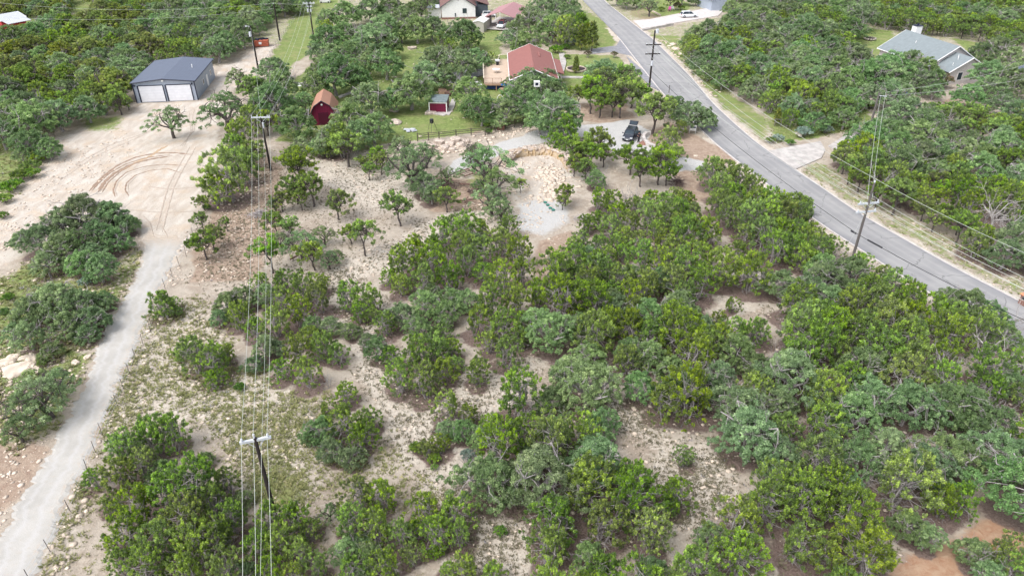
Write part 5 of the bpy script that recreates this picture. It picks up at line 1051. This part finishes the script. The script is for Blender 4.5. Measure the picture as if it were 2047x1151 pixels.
# ------------------------------------------------------------------ rocks, boulders, tufts
def rock_arrays():
    import bmesh
    out = []
    for k in range(4):
        bm = bmesh.new(); bmesh.ops.create_icosphere(bm, subdivisions=1, radius=1)
        for v in bm.verts: v.co *= random.uniform(.72, 1.18); v.co.z *= .6
        v_ = np.array([v.co[:] for v in bm.verts]); f_ = np.array([[q.index for q in f.verts] for f in bm.faces]); bm.free(); out.append((v_, f_))
    return out
ROCKS = rock_arrays()
def merged(name, mat, items, label_kind='stuff'):
    """items: arrays x, y, z, size(x,y,z), angle -> one mesh"""
    V = []; F = []; o_ = 0
    for x, y, z, sx, sy, sz, a in items:
        v, f = ROCKS[random.randrange(4)]; c, s = math.cos(a), math.sin(a); w_ = v * (sx, sy, sz)
        V.append(np.stack([x + w_[:, 0] * c - w_[:, 1] * s, y + w_[:, 0] * s + w_[:, 1] * c, z + w_[:, 2]], -1)); F.append(f + o_); o_ += len(v)
    V = np.concatenate(V).astype(np.float32); F = np.concatenate(F).astype(np.int32); me = bpy.data.meshes.new(name)
    me.vertices.add(len(V)); me.vertices.foreach_set('co', V.ravel()); me.loops.add(F.size); me.loops.foreach_set('vertex_index', F.ravel()); me.polygons.add(len(F)); me.polygons.foreach_set('loop_start', np.arange(0, F.size, 3, dtype=np.int32)); me.update(calc_edges=True)
    me.materials.append(mat); o = bpy.data.objects.new(name, me); COL.objects.link(o); return tag(o, kind=label_kind)
def scatter(poly, n, mask=None):
    a = np.array(poly); xs = rng.uniform(a[:, 0].min() - 1.5, a[:, 0].max() + 1.5, n * 3); ys = rng.uniform(a[:, 1].min() - 1.5, a[:, 1].max() + 1.5, n * 3); m = (poly_sd(poly, xs, ys) + 1.1 * wob(xs, ys, 2.2, 3) > rng.random(len(xs)) * 2.2 - .9) & (poly_sd(polysW['road'], xs, ys) < -.2) & (poly_sd(polysW['track'], xs, ys) < -.05); xs, ys = xs[m][:n], ys[m][:n]; return list(zip(xs, ys))
SCALE_OUT = [polysW['road'], polysW['drv'], polysW['apr']]
st = []
def stones(poly, n, s0, s1, flatn=.5):
    for x, y in scatter(W(poly), n):
        s = s0 + (s1 - s0) * random.random() ** 2.5; st.append((x, y, gz(x, y) + s * .08, s, s * random.uniform(.5, 1), s * flatn * random.uniform(.6, 1.2), random.random() * 6.28))
TRK = [(a + 8, b) for a, b in TRACK_R]
stones(TRACK_R + [(a + 34, b) for a, b in TRACK_R[::-1]], 900, .05, .34); stones([(a - 40, b) for a, b in TRACK_L] + TRACK_L[::-1], 700, .04, .3)
stones(PIT, 420, .06, .45); stones(PAD3, 120, .06, .25); stones([(1085,335),(1112,335),(1125,372),(1130,400),(1095,395),(1078,360)], 420, .12, .5, .8); stones(PALE[0], 1600, .04, .2); stones(PALE[1], 260, .04, .13); stones(PALE[2], 900, .05, .3)
stones([(-60,400),(60,370),(110,310),(240,262),(290,300),(170,380),(20,500),(-60,540)], 900, .05, .3); stones(PALE[4], 700, .05, .3); stones(GRASSY[0], 500, .05, .28); stones(BROWN[6], 900, .05, .26); stones([(-60,900),(60,890),(95,905),(40,1000),(-60,1100)], 260, .04, .24, .35); stones([(1216,10),(1306,82),(1424,208),(1514,288),(1590,338),(1711,424),(1836,495),(1975,566),(2060,614),(2060,596),(1836,478),(1600,325),(1520,278),(1424,195),(1310,70)], 900, .05, .26)
stones([(1310,78),(1345,80),(1400,140),(1440,190),(1425,200),(1380,155),(1340,115)], 260, .08, .45); stones(VERGE2, 500, .05, .2); stones([(850,285),(900,282),(960,276),(1060,245),(1060,262),(940,300),(860,310)], 420, .1, .45, .8); stones(PALE[5], 300, .06, .3)
stones([(1030,395),(1060,400),(1070,470),(1120,460),(1110,485),(1040,470)], 200, .08, .3); stones(OLIVE, 1200, .05, .24); stones([(600,150),(1000,100),(960,270),(700,290)], 160, .1, .4); stones([(1540,150),(1700,200),(1690,260),(1550,260)], 120, .1, .4)
stones(FILL[0][0], 2600, .04, .26)
merged('loose_stones', M['limestone'], st)
def boulder(label, px, py, s, fl=.6, mat='boulder', grp=None, sub=2):
    import bmesh
    x, y = G(px, py); bm = bmesh.new(); bmesh.ops.create_icosphere(bm, subdivisions=sub, radius=1); ph = [random.uniform(0, 6) for _ in range(4)]
    for v in bm.verts:
        q = v.co; k = 1 + .16 * math.sin(q.x * 3 + ph[0]) + .14 * math.sin(q.y * 4 + ph[1]) + .1 * math.sin(q.z * 5 + ph[2]) + random.uniform(-.05, .05); v.co = q * k
        v.co.x = max(-.85, min(.85, v.co.x)); v.co.z = min(.7, v.co.z) * fl
    me = bpy.data.meshes.new('boulder'); bm.to_mesh(me); bm.free(); me.materials.append(M[mat]); o = bpy.data.objects.new('boulder', me); COL.objects.link(o)
    o.location = (x, y, gz(x, y) + s * fl * .2); o.scale = (s, s * random.uniform(.6, .9), s); o.rotation_euler = (0, 0, random.random() * 6.28); return tag(o, label, 'rock', grp)
BR = [(866, 293, .8), (878, 286, 1.0), (889, 298, .9), (900, 288, .85), (912, 283, 1.1), (922, 291, .9), (905, 300, .7), (873, 303, .6), (932, 284, .7)]
nth = ['first', 'second', 'third', 'fourth', 'fifth', 'sixth', 'seventh', 'eighth', 'ninth']
for i, (a, b, s) in enumerate(sorted(BR)): boulder(f'pinkish limestone boulder, {nth[i]} from the left in the heap below the rail fence', a, b, s, .75, grp='boulders below the rail fence')
for lab_, a, b, s in (('grey boulder on the lawn right of the gambrel barn', 788, 220, 1.0), ('pink flat rock on the lawn below the grey boulder', 790, 244, 1.3), ('pale rock leaning against the left corner of the small red shed', 858, 226, 1.0), ('pale rock against the front of the red shed', 868, 225, .8), ('grey rock pile on the far yard grass', 824, 97, 1.2)): boulder(lab_, a, b, s, .5)
SL = [(10, 722, .9), (22, 712, .7), (35, 736, 1.3), (52, 728, .9), (62, 712, .8), (18, 742, .8), (70, 738, .7), (46, 712, .6)]
for i, (a, b, s) in enumerate(sorted(SL)): boulder(f'white limestone slab, {nth[i]} from the left edge beside the gravel track', a, b, s, .3, 'limestone', 'white slabs left of the track')
for i, abs_ in enumerate(((150, 722, .5), (175, 712, .5), None, None, None, (1390, 312, .4), (1345, 88, .9), (1352, 98, 1.1), (1362, 108, .8), (1338, 92, .6))):
    if abs_ is None: continue
    a, b, s = abs_
    boulder(['small grey slab at the track edge, lower one', 'small grey slab at the track edge, upper one', 'large brown rock ledge beside the lower track', 'broad brown rock outcrop at the lower left edge', 'grey ledge corner touching the lower track', 'pale rock at the gravel drive mouth', 'pale outcrop rock nearest the roadside pole', 'broad pale outcrop rock beyond the roadside pole', 'rightmost pale outcrop rock by the road trees', 'small outcrop rock beside the asphalt edge'][i], a, b, s, .3 if s > 1.1 else .4, 'ledge' if i in (2, 3, 4) else 'limestone')
# excavated bank round the pit
top_l = [(1012, 316), (1032, 303), (1052, 297), (1075, 289), (1095, 286), (1115, 290), (1132, 298), (1142, 312), (1150, 330)]
bot_l = [(1018, 318), (1040, 314), (1062, 312), (1085, 310), (1104, 312), (1120, 320), (1128, 332), (1134, 344)]
tq, bq = resample(W(top_l, 1.0), 60), resample(W(bot_l), 60); mb = MB(); vs = []
for i in range(60):
    e = min(1, i / 8, (59 - i) / 8); h = (.95 * e * (1 if i < 42 else .55) + .02) * (1 + .15 * math.sin(i * 1.1)); n_ = tq[i] - bq[i]; n_ /= np.hypot(*n_)
    for k, (u, z) in enumerate(((0, -.1), (.12, h * .45), (.3, h * .8), (.42, h), (1.3, h * .92), (2.6, h * .45), (4.2, -.06))):
        q = bq[i] + n_ * (u + random.uniform(-.2, .2)); vs.append((q[0], q[1], z + random.uniform(-.12, .12) * (0 < k < 6)))
mb.add(vs, [(i * 7 + k, i * 7 + k + 1, i * 7 + k + 8, i * 7 + k + 7) for i in range(59) for k in range(6)])
def bank_mat():
    t = NT('cut_earth'); P3 = t.coord('Object'); sp = t.n('ShaderNodeSeparateXYZ'); t.l(P3, sp.inputs[0]); n = t.noise(1.5, 6, .65, P3); gm = t.n('ShaderNodeNewGeometry'); sn = t.n('ShaderNodeSeparateXYZ'); t.l(gm.outputs['Normal'], sn.inputs[0])
    c = t.mix(t.ramp(n, .35, .65), (.45, .32, .18, 1), (.52, .43, .32, 1)); c2 = t.mix(t.ramp(n, .4, .6), (.50, .41, .33, 1), (.38, .29, .23, 1))
    t.base(t.mix(t.ramp(t.math('ABSOLUTE', sn.outputs[2]), .45, .75), c, c2)); t.rough(.95); t.bump(n, .9, .12); return t.m
o = mb.build('earth_bank', bank_mat(), None, False); tag(o, kind='structure'); me = o.data
if me.polygons[0].normal.y > 0: me.flip_normals()
st = []
for i in range(260):
    k = random.randrange(60); n_ = tq[k] - bq[k]; n_ /= np.hypot(*n_); q = bq[k] + n_ * random.uniform(.4, 2.2); s = random.uniform(.1, .5); st.append((q[0], q[1], .8 * min(1, k / 8, (59 - k) / 8) + .05, s, s * .8, s * .6, random.random() * 6))
merged('rubble', M['boulder'], st)
# bunch grass
def tufts(name, specs, mat):
    C = []; 
    for poly, n, s0, s1 in specs:
        for x, y in scatter(W(poly), n):
            C.append((x, y, gz(x, y), s0 + (s1 - s0) * random.random() ** 1.6))
    C = np.array(C); nb = 9; N = len(C); a = rng.uniform(0, 2 * np.pi, (N, nb)); s = C[:, 3][:, None]; r0 = rng.uniform(0, .35, (N, nb)) * s; ln = rng.uniform(.5, 1.0, (N, nb)) * s; ca, sa_ = np.cos(a), np.sin(a)
    bx, by = C[:, 0][:, None] + ca * r0, C[:, 1][:, None] + sa_ * r0; z = C[:, 2][:, None]; w_ = .16 * s
    p0 = np.stack([bx - sa_ * w_, by + ca * w_, z - .02 + 0 * a], -1); p1 = np.stack([bx + sa_ * w_, by - ca * w_, z - .02 + 0 * a], -1); p2 = np.stack([bx + ca * ln * .75, by + sa_ * ln * .75, z + ln * .62], -1)
    V = np.stack([p0, p1, p2], 2).reshape(-1, 3).astype(np.float32); F = N * nb; me = bpy.data.meshes.new(name); me.vertices.add(3 * F); me.vertices.foreach_set('co', V.ravel()); me.loops.add(3 * F); me.loops.foreach_set('vertex_index', np.arange(3 * F, dtype=np.int32)); me.polygons.add(F); me.polygons.foreach_set('loop_start', np.arange(0, 3 * F, 3, dtype=np.int32)); me.update(calc_edges=True)
    tt = np.repeat(np.clip(.5 + .22 * rng.normal(size=N), 0, 1), nb) + rng.normal(size=F) * .08; me.attributes.new('tint', 'FLOAT', 'FACE').data.foreach_set('value', np.clip(tt, 0, 1).astype(np.float32)); me.materials.append(mat); o = bpy.data.objects.new(name, me); COL.objects.link(o); tag(o, kind='stuff'); print(name, N)
M['tuft_olive'] = leaf_mat('tuft_olive', (.20, .21, .11, 1), (.33, .34, .15, 1), (.5, .46, .26, 1), hue=0, val=0); M['tuft_dry'] = leaf_mat('tuft_dry', (.15, .14, .09, 1), (.24, .22, .14, 1), (.38, .34, .22, 1), hue=0, val=0)
LOW = [(200, 860), (420, 800), (620, 780), (820, 900), (860, 1160), (80, 1160)]
tufts('bunch_grass', [(OLIVE, 6200, .12, .42), ([(440,820),(640,790),(700,900),(860,930),(900,1000),(640,1000),(520,1000),(460,900)], 1900, .12, .38), (LOW, 1700, .12, .36), (GRASSY[0], 2600, .15, .5), (GRASSY[1], 900, .2, .5), (VERGE, 500, .12, .3), (VERGE2, 900, .12, .35), (LAWNS[7], 1200, .12, .35), (GRASSY[3], 500, .15, .4), ([(265,560),(330,600),(180,1000),(100,1160),(60,1160),(180,900)], 1500, .14, .4)], M['tuft_olive'])
tufts('dry_grass', [(FILL[0][0], 8000, .08, .28), ([(1140,440),(1700,440),(1560,640),(1100,600)], 1200, .08, .28), (PALE[0], 8500, .1, .3), (PALE[1], 4200, .09, .26), (PALE[2], 2400, .1, .3), (PALE[4], 900, .1, .3), (BROWN[6], 2000, .1, .3), (PALE[3], 300, .1, .3), (PALE[5], 500, .1, .3), ([(380,470),(760,300),(860,420),(640,560),(400,600)], 3200, .1, .28), ([(950,940),(1090,990),(1090,1060),(1040,1160),(900,1160)], 700, .1, .3)], M['tuft_dry'])

# ------------------------------------------------------------------ fences, signs and small things
g = thing('rail_fence', 'weathered split-rail fence along the lawn above the boulder heap', 'fence')
FP = [G(*p) for p in ((835, 281), (857, 279), (878, 278), (912, 274), (942, 271), (970, 270), (990, 264), (1010, 258), (1028, 253), (1046, 248), (1062, 243))]
for i, (x, y) in enumerate(FP): mb = MB(); mb.box((x, y, .5), (.14, .14, 1.5)); mb.build('post', M['fence_wood'], g)
for i in range(len(FP) - 1):
    for z in (.5, .85, 1.12): mb = MB(); mb.tube([(FP[i][0], FP[i][1] - .1, z), ((FP[i][0] + FP[i + 1][0]) / 2, (FP[i][1] + FP[i + 1][1]) / 2 - .1, z - .03), (FP[i + 1][0], FP[i + 1][1] - .1, z + .02)], .055, 5); mb.build('rail', M['fence_wood'], g)
def wire_fence(label, pts, spacing, h=1.25, mat='steel_post', r=.026):
    g = thing('wire_fence', label, 'fence'); q = [G(*p) for p in pts]; P_ = []
    for a, b in zip(q[:-1], q[1:]):
        n = max(1, round(math.dist(a, b) / spacing)); P_ += [(a[0] + (b[0] - a[0]) * i / n, a[1] + (b[1] - a[1]) * i / n) for i in range(n)]
    P_.append(q[-1]); P_ = P_[:95]
    for x, y in P_: z = gz(x, y); mb = MB(); mb.tube([(x, y, z - .3), (x + random.uniform(-.05, .05), y + random.uniform(-.05, .05), z + h)], r, 5); mb.build('post', M[mat], g)
    mb = MB()
    for z in (.35, .75, 1.15):
        for a, b in zip(P_[:-1], P_[1:]): mb.tube([(a[0], a[1], gz(*a) + z), (b[0], b[1], gz(*b) + z)], .008, 3, cap=False)
    mb.build('wire', M['galvanised'], g)
wire_fence('wire fence on dark posts between gravel track and tufted slope', [(420,388),(372,512),(330,575),(300,660),(270,715),(235,810),(205,868),(175,940),(140,1020),(100,1100),(60,1160)], 2.6)
wire_fence('old wire fence along the left edge of the mown strip', [(525,140),(548,100),(568,72),(590,40),(606,10)], 3.0, mat='pole_weathered')
wire_fence('roadside wire fence along the right-hand oaks', [(1352,90),(1385,118),(1422,132),(1460,160),(1500,195),(1535,225)], 3.4, mat='pole_weathered')
wire_fence('field fence in the wood behind the upper-left barn', [(90,48),(200,58),(300,75)], 5, mat='pole_weathered')
# game feeder
x, y = G(864, 262); g = thing('game_feeder', 'black barrel game feeder on thin tripod legs in the lawn', 'feeder', (x, y, 0))
mb = MB(); mb.tube([(0, 0, 1.25), (0, 0, 1.4), (0, 0, 1.95), (0, 0, 2.02)], [.12, .3, .32, .28], 12); mb.build('barrel', M['black_plastic'], g)
for k in range(3): a = k * 2.09 + .5; mb = MB(); mb.tube([(math.cos(a) * .25, math.sin(a) * .25, 1.9), (math.cos(a) * .85, math.sin(a) * .85, 0)], .03, 5); mb.build('leg', M['steel_post'], g)
# topiary bed
x, y = G(1152, 139); mb = MB(); ring = [(x + math.cos(t) * 2.05, y + math.sin(t) * 2.05) for t in np.linspace(0, 2 * math.pi, 40, endpoint=False)]
mb = MB()
for i in range(40):
    a, b = ring[i], ring[(i + 1) % 40]; mb.box(((a[0] + b[0]) / 2, (a[1] + b[1]) / 2, .1), (.3, .26, .3), math.atan2(b[1] - a[1], b[0] - a[0]))
g = thing('flower_bed', 'round dark mulch bed ringed with pale stone under the topiary', 'flower bed'); mb.build('stone_ring', M['limestone'], g); mb = MB(); mb.prism([(x + (p[0] - x) * .93, y + (p[1] - y) * .93) for p in ring], -.1, .08); mb.build('mulch', M['mulch'], g)
# curved stone wall beside the car
g = thing('curved_stone_wall', 'curved pale stone wall edging the mulch island beside the hatchback', 'wall'); mb = MB(); cx, cy = G(1306, 282)
for i in range(16):
    t = R(100) + R(150) * i / 15; mb.box((cx + math.cos(t) * 1.5 , cy + math.sin(t) * 3.0, .22), (.45, .6, .5 + .06 * (i % 3)), t)
mb.build('stones', M['concrete'], g)
x, y = G(1286, 287); g = thing('mulch_pile', 'small rust-brown mulch heap between car and stone wall', 'mulch pile', (x, y, 0)); mb = MB(); mb.cyl((0, 0, -.05), .75, .4, 10, r2=.3); mb.build('heap', M['brick'], g)
# yard sign
x, y = G(1384, 266); g = thing('yard_sign', 'small white and navy sign board on the roadside grass', 'sign', (x, y, 0), R(-8))
mb = MB(); mb.box((0, 0, .85), (1.05, .05, .95)); mb.build('board', M['white_paint'], g); mb = MB(); mb.box((0, -.035, .95), (.9, .02, .22)); mb.build('stripe', M['navy'], g)
for s in (-.48, .48): mb = MB(); mb.box((s, .03, .5), (.06, .06, 1.2)); mb.build('post', M['white_paint'], g)
# road marker post, mailbox, lids
x, y = G(1337, 186); g = thing('marker_post', 'thin dark marker post at the edge of the asphalt', 'post', (x, y, 0)); mb = MB(); mb.cyl((0, 0, -.2), .06, 1.5, 8); mb.cyl((0, 0, 1.3), .08, .12, 8); mb.build('post', M['steel_post'], g)
x, y = G(2046, 608); g = thing('brick_mailbox', 'brick mailbox pillar with terracotta cap at the right edge of the road', 'mailbox', (x, y, 0), R(20)); mb = MB(); mb.box((0, 0, .5), (.75, .75, 1.2)); mb.build('pillar', M['brick'], g); mb = MB(); mb.box((0, 0, 1.16), (.95, .95, .14), top=.8); mb.build('cap', M['terracotta'], g); mb = MB(); mb.box((-.38, 0, .8), (.06, .3, .25)); mb.build('mailbox_door', M['black_plastic'], g)
LD = [(1090, 405), (1095, 410), (1100, 416), (1106, 420)]
for i, (a, b) in enumerate(LD):
    x, y = G(a, b); g = thing('septic_lid', f'{nth[i]} green round lid from the left on the white gravel pad', 'lid', (x, y, 0), 0, 'green lids on the gravel pad'); mb = MB(); mb.cyl((0, 0, -.1), .22, .16, 14); mb.build('riser', M['black_plastic'], g); mb = MB(); mb.cyl((0, 0, .06), .26, .05, 14, r2=.2); mb.build('cover', M['green_lid'], g)
# dumpster
x, y = G(523, 92); g = thing('dumpster', 'rusty red roll-off dumpster heaped with dark waste on the sandy drive', 'dumpster', (x, y, 0), R(12)); mb = MB(); mb.box((0, 0, .75), (3.4, 2.2, 1.3)); 
for k in range(7): mb.box((-1.5 + k * .5, -1.14, .75), (.1, .1, 1.24))
mb.build('container', M['rust_red'], g); mb = MB()
for k in range(14): mb.box((random.uniform(-1.3, 1.3), random.uniform(-.8, .8), 1.5), (random.uniform(.4, .9), random.uniform(.3, .8), .35), random.random() * 3)
mb.build('waste', M['black_trim'], g); mb = MB(); mb.box((-.1, -1.21, .85), (.6, .03, .5)); mb.build('decal', M['white_paint'], g)
# lumber by the shed, logs, brush pile, pallet, stump
x, y = G(885, 188); g = thing('lumber_stack', 'stack of orange-brown lumber behind the small red shed', 'lumber', (x, y, 0), R(10)); mb = MB()
for k in range(4): mb.box((0, -.6 + k * .4, .35 + .05 * k), (1.5, .3, .7))
mb.build('boards', M['rail_wood'], g)
x, y = G(900, 188); g = thing('firewood_rack', 'second low stack of pale lumber beside the path', 'lumber', (x, y, 0), R(60)); mb = MB()
for k in range(4): mb.box((0, -.5 + k * .33, .3), (2.2, .26, .5))
mb.build('boards', M['log'], g)
for i, (a, b, c, d, r_) in enumerate(((917, 367, 960, 370, .13), (912, 402, 952, 398, .15), (930, 404, 936, 393, .08), (945, 344, 972, 350, .12), (650, 762, 640, 740, .09), (580, 518, 596, 510, .12), (1085, 240, 1100, 225, .1), (1325, 266, 1338, 259, .13))):
    p, q = Vector(G3(a, b, .12)), Vector(G3(c, d, .12)); mb = MB(); mid = p.lerp(q, .5) + Vector((random.uniform(-.15, .15), 0, 0)); mb.tube([p, mid, q], [r_, r_ * .9, r_ * .75], 8); o = mb.build('log', M['log'] if i < 7 else M['dead_wood']); tag(o, ['long dark log above the brush clearing', 'pinkish log lying low in the brush clearing', 'short branch propped on the pinkish log', 'dark log near the pallet by the gravel', 'grey fallen limb beside the tufted slope', 'dark fallen log under the open-stemmed junipers', 'short log under the oak near the rail fence', 'pale log in the brown mulch island'][i], 'log')
def brush(label, px, py, rad, h, n=90, mat='brush_wood'):
    x, y = G(px, py); mb = MB()
    for _ in range(n):
        a = random.uniform(0, 6.28); r0 = rad * random.random(); b = random.uniform(0, 6.28); l = random.uniform(.4, 1.2); p = Vector((math.cos(a) * r0, math.sin(a) * r0 * .7, random.uniform(.05, h * (1 - r0 / rad) + .1))); mb.tube([p, p + Vector((math.cos(b) * l, math.sin(b) * l, random.uniform(-.05, .3)))], [random.uniform(.02, .05), .012], 4, cap=False)
    o = mb.build('brush_pile', M[mat]); o.location = (x, y, 0); tag(o, label, 'brush pile')
brush('purple-brown cut brush pile beside the grey-green oaks', 885, 372, 3.0, .9, 220); brush('grey brush heap near the oak trunks', 868, 396, 1.4, .6, 80, 'dead_wood'); brush('grey brush pile on the slope below the pole', 519, 432, 1.6, .8, 120, 'bark'); brush('dark stump-like brush clump in the cleared dirt', 942, 384, .5, .5, 40)
brush('dark brown brush heap beside the gravel drive mouth', 1352, 368, 1.1, 1.1, 120); brush('grey twig heap low among junipers', 1165, 440, 1.2, .5, 60, 'dead_wood')
x, y = G(932, 346); g = thing('wood_pallet', 'open square timber frame lying by the gravel drive', 'pallet', (x, y, .06), R(40)); mb = MB()
for s in (-1, 1): mb.box((s * .95, 0, .05), (.12, 2.0, .14)); mb.box((0, s * .95, .05), (1.78, .12, .12))
for k in range(3): mb.box((-.5 + k * .5, 0, .1), (.08, 1.76, .04))
mb.build('frame', M['log'], g)
# brick cube, plank fence bit, bird box, satellite post, tank
x, y = G(1001, 258); g = thing('brick_pillar', 'square brown masonry pillar with pale cap behind the rail fence', 'pillar', (x, y, 0)); mb = MB(); mb.box((0, 0, .55), (1.2, 1.0, 1.4)); mb.build('body', M['brick'], g); mb = MB(); mb.box((0, 0, 1.3), (1.35, 1.1, .1)); mb.build('cap', M['limestone'], g)
x, y = G(1068, 222); g = thing('nest_box', 'white box with dark opening on a tall post above the oaks', 'nest box', (x, y, 0)); mb = MB(); mb.tube([(0, 0, -.2), (.3, 0, 4.3)], [.1, .09], 8); mb.build('post', M['pole_weathered'], g); mb = MB(); mb.box((.35, 0, 4.8), (1.0, .8, .9)); bx_ = mb.build('box', M['white_paint'], g); mb = MB(); mb.box((.35, -.41, 4.85), (.5, .05, .45)); mb.build('opening', M['black_trim'], bx_)
x, y = G(1049, 60); 
# lawn chairs, fire ring, planting bed, culvert, far white items
for i, (a, b, m_) in enumerate(((1338, 22, 'pink_plastic'), (1345, 20, 'white_paint'))):
    x, y = G(a, b); g = thing('lawn_chair', ['pink lawn chair on the bright grass above the driveway', 'white lawn chair on the bright grass above the driveway'][i], 'chair', (x, y, 0), R(30 * i - 20)); mb = MB(); mb.box((0, 0, .4), (.7, .6, .08)); mb.build('seat', M[m_], g); mb = MB(); mb.slab((-.35, .28, .42), (.35, .28, .42), (.35, .55, 1.05), (-.35, .55, 1.05), .05); mb.build('backrest', M[m_], g)
    for sx in (-.3, .3):
        for sy in (-.25, .25): mb = MB(); mb.box((sx, sy, .17), (.06, .06, .38)); mb.build('leg', M[m_], g)
x, y = G(1739, 78); g = thing('fire_ring', 'round black fire ring on the lawn above the grey-roofed house', 'fire pit', (x, y, 0)); mb = MB()
for k in range(14): t = k * 6.283 / 14; mb.box((math.cos(t) * 1.3, math.sin(t) * 1.3, .12), (.4, .3, .3), t + 1.57)
mb.build('stone_ring', M['stone'], g); mb = MB(); mb.cyl((0, 0, -.1), 1.15, .2, 18); mb.build('ash_bed', M['mulch'], g)
g = thing('stone_edging', 'pale stone edging between planting bed and bright lawn above the driveway', 'edging'); q = [G(*p) for p in ((1281, 8), (1296, 19), (1320, 32))]; mb = MB()
for a, b in zip(q[:-1], q[1:]): mb.box(((a[0] + b[0]) / 2, (a[1] + b[1]) / 2, .12), (math.dist(a, b), .35, .35), math.atan2(b[1] - a[1], b[0] - a[0]))
mb.build('kerb_stones', M['limestone'], g)
g = thing('retaining_wall', 'grey retaining wall sloping beside the pale driveway', 'wall'); q = [G(*p) for p in ((1284, 61), (1300, 58), (1332, 52), (1345, 50))]; mb = MB()
for i, (a, b) in enumerate(zip(q[:-1], q[1:])): mb.box(((a[0] + b[0]) / 2, (a[1] + b[1]) / 2, 0), (math.dist(a, b), .5, .5 + .2 * i), math.atan2(b[1] - a[1], b[0] - a[0]))
mb.build('wall', M['concrete_old'], g)
x, y = G(1574, 256) if 0 else G(1554, 252); g = thing('gate_frame', 'small grey wooden gate frame beside the driveway lawn', 'gate', (x, y, 0), R(-25)); mb = MB()
for s in (-.5, .5): mb.box((s, 0, .55), (.1, .1, 1.3))
mb.build('posts', M['pole_weathered'], g); mb = MB(); mb.box((0, 0, 1.1), (.88, .08, .1)); mb.box((0, 0, .5), (.88, .06, .08)); mb.build('rails', M['pole_weathered'], g)
for i, (a, b, sx, sy, sz, m_, l_) in enumerate(((1808, 192, 1.0, .8, .9, 'blue_fabric', 'blue cover or bin beside the garden beds by the grey house'), (600, 181, 2.2, 1.2, .9, 'white_paint', 'white bench-like table by the yard oaks, left one'), (620, 182, 1.8, .9, .8, 'white_paint', 'white bench-like table by the yard oaks, right one'), (820, 262, 1.6, 1.4, .35, 'light_metal', 'pale blue scrap metal on the lawn near the rail fence'), (650, 5, 3.0, 2.0, 1.2, 'white_paint', 'far white trailer box at the end of the mown strip'), (1755, 245, 1.6, 1.2, .6, 'limestone', 'pale cream block pile at the foot of the grey pole'), (1000, 208, 1.1, .9, 1.6, 'white_paint', 'white garden arch below the deck'), (950, 178, 2.6, 1.6, .8, 'white_paint', 'white stacked yard furniture seen through the oak by the deck'), (1598, 274, .9, .8, .9, 'stone', 'grey boulder-like block at the drive entrance'))):
    x, y = G(a, b); g = thing(['storage_bin', 'garden_bench', 'garden_bench', 'scrap_sheets', 'trailer', 'block_pile', 'garden_arch', 'yard_furniture', 'stone_block'][i], l_, ['bin', 'bench', 'bench', 'scrap', 'trailer', 'blocks', 'arch', 'furniture', 'stone'][i], (x, y, 0), random.uniform(-.3, .3))
    if i in (1, 2, 7):
        mb = MB(); mb.box((0, 0, sz), (sx, sy * .5, .07)); mb.build('seat', M[m_], g)
        for s in (-1, 1): mb = MB(); mb.box((s * sx * .42, 0, sz / 2), (.1, sy * .45, sz - .05)); mb.build('leg', M[m_], g)
        mb = MB(); mb.box((0, sy * .4, sz * 1.3), (sx, .06, .35)); mb.build('backrest', M[m_], g)
    elif i == 6:
        mb = MB(); mb.tube([(-.5, 0, 0), (-.5, 0, 1.2), (-.2, 0, 1.6), (.2, 0, 1.6), (.5, 0, 1.2), (.5, 0, 0)], .06, 6); mb.build('hoop', M[m_], g)
    elif i in (3, 5, 8):
        mb = MB()
        for k in range(6): mb.box((random.uniform(-.4, .4) * sx, random.uniform(-.4, .4) * sy, sz * (.2 + .1 * k)), (sx * random.uniform(.3, .7), sy * random.uniform(.3, .7), sz * .25), random.random() * 3, top=.85)
        mb.build('pieces', M[m_], g)
    else:
        mb = MB(); mb.box((0, 0, sz * .55), (sx, sy, sz), top=.94); mb.build('body', M[m_], g, bevel=.06); mb = MB(); mb.box((0, 0, sz * 1.1), (sx * 1.02, sy * 1.02, .1)); mb.build('lid', M['galvanised'], g)
        for s in (-1, 1): mb = MB(); mb.tube([(s * sx * .35, -sy * .5, .2), (s * sx * .35, -sy * .4, .2)], .2, 10); mb.build('wheel', M['tyre'], g)
build_ground()
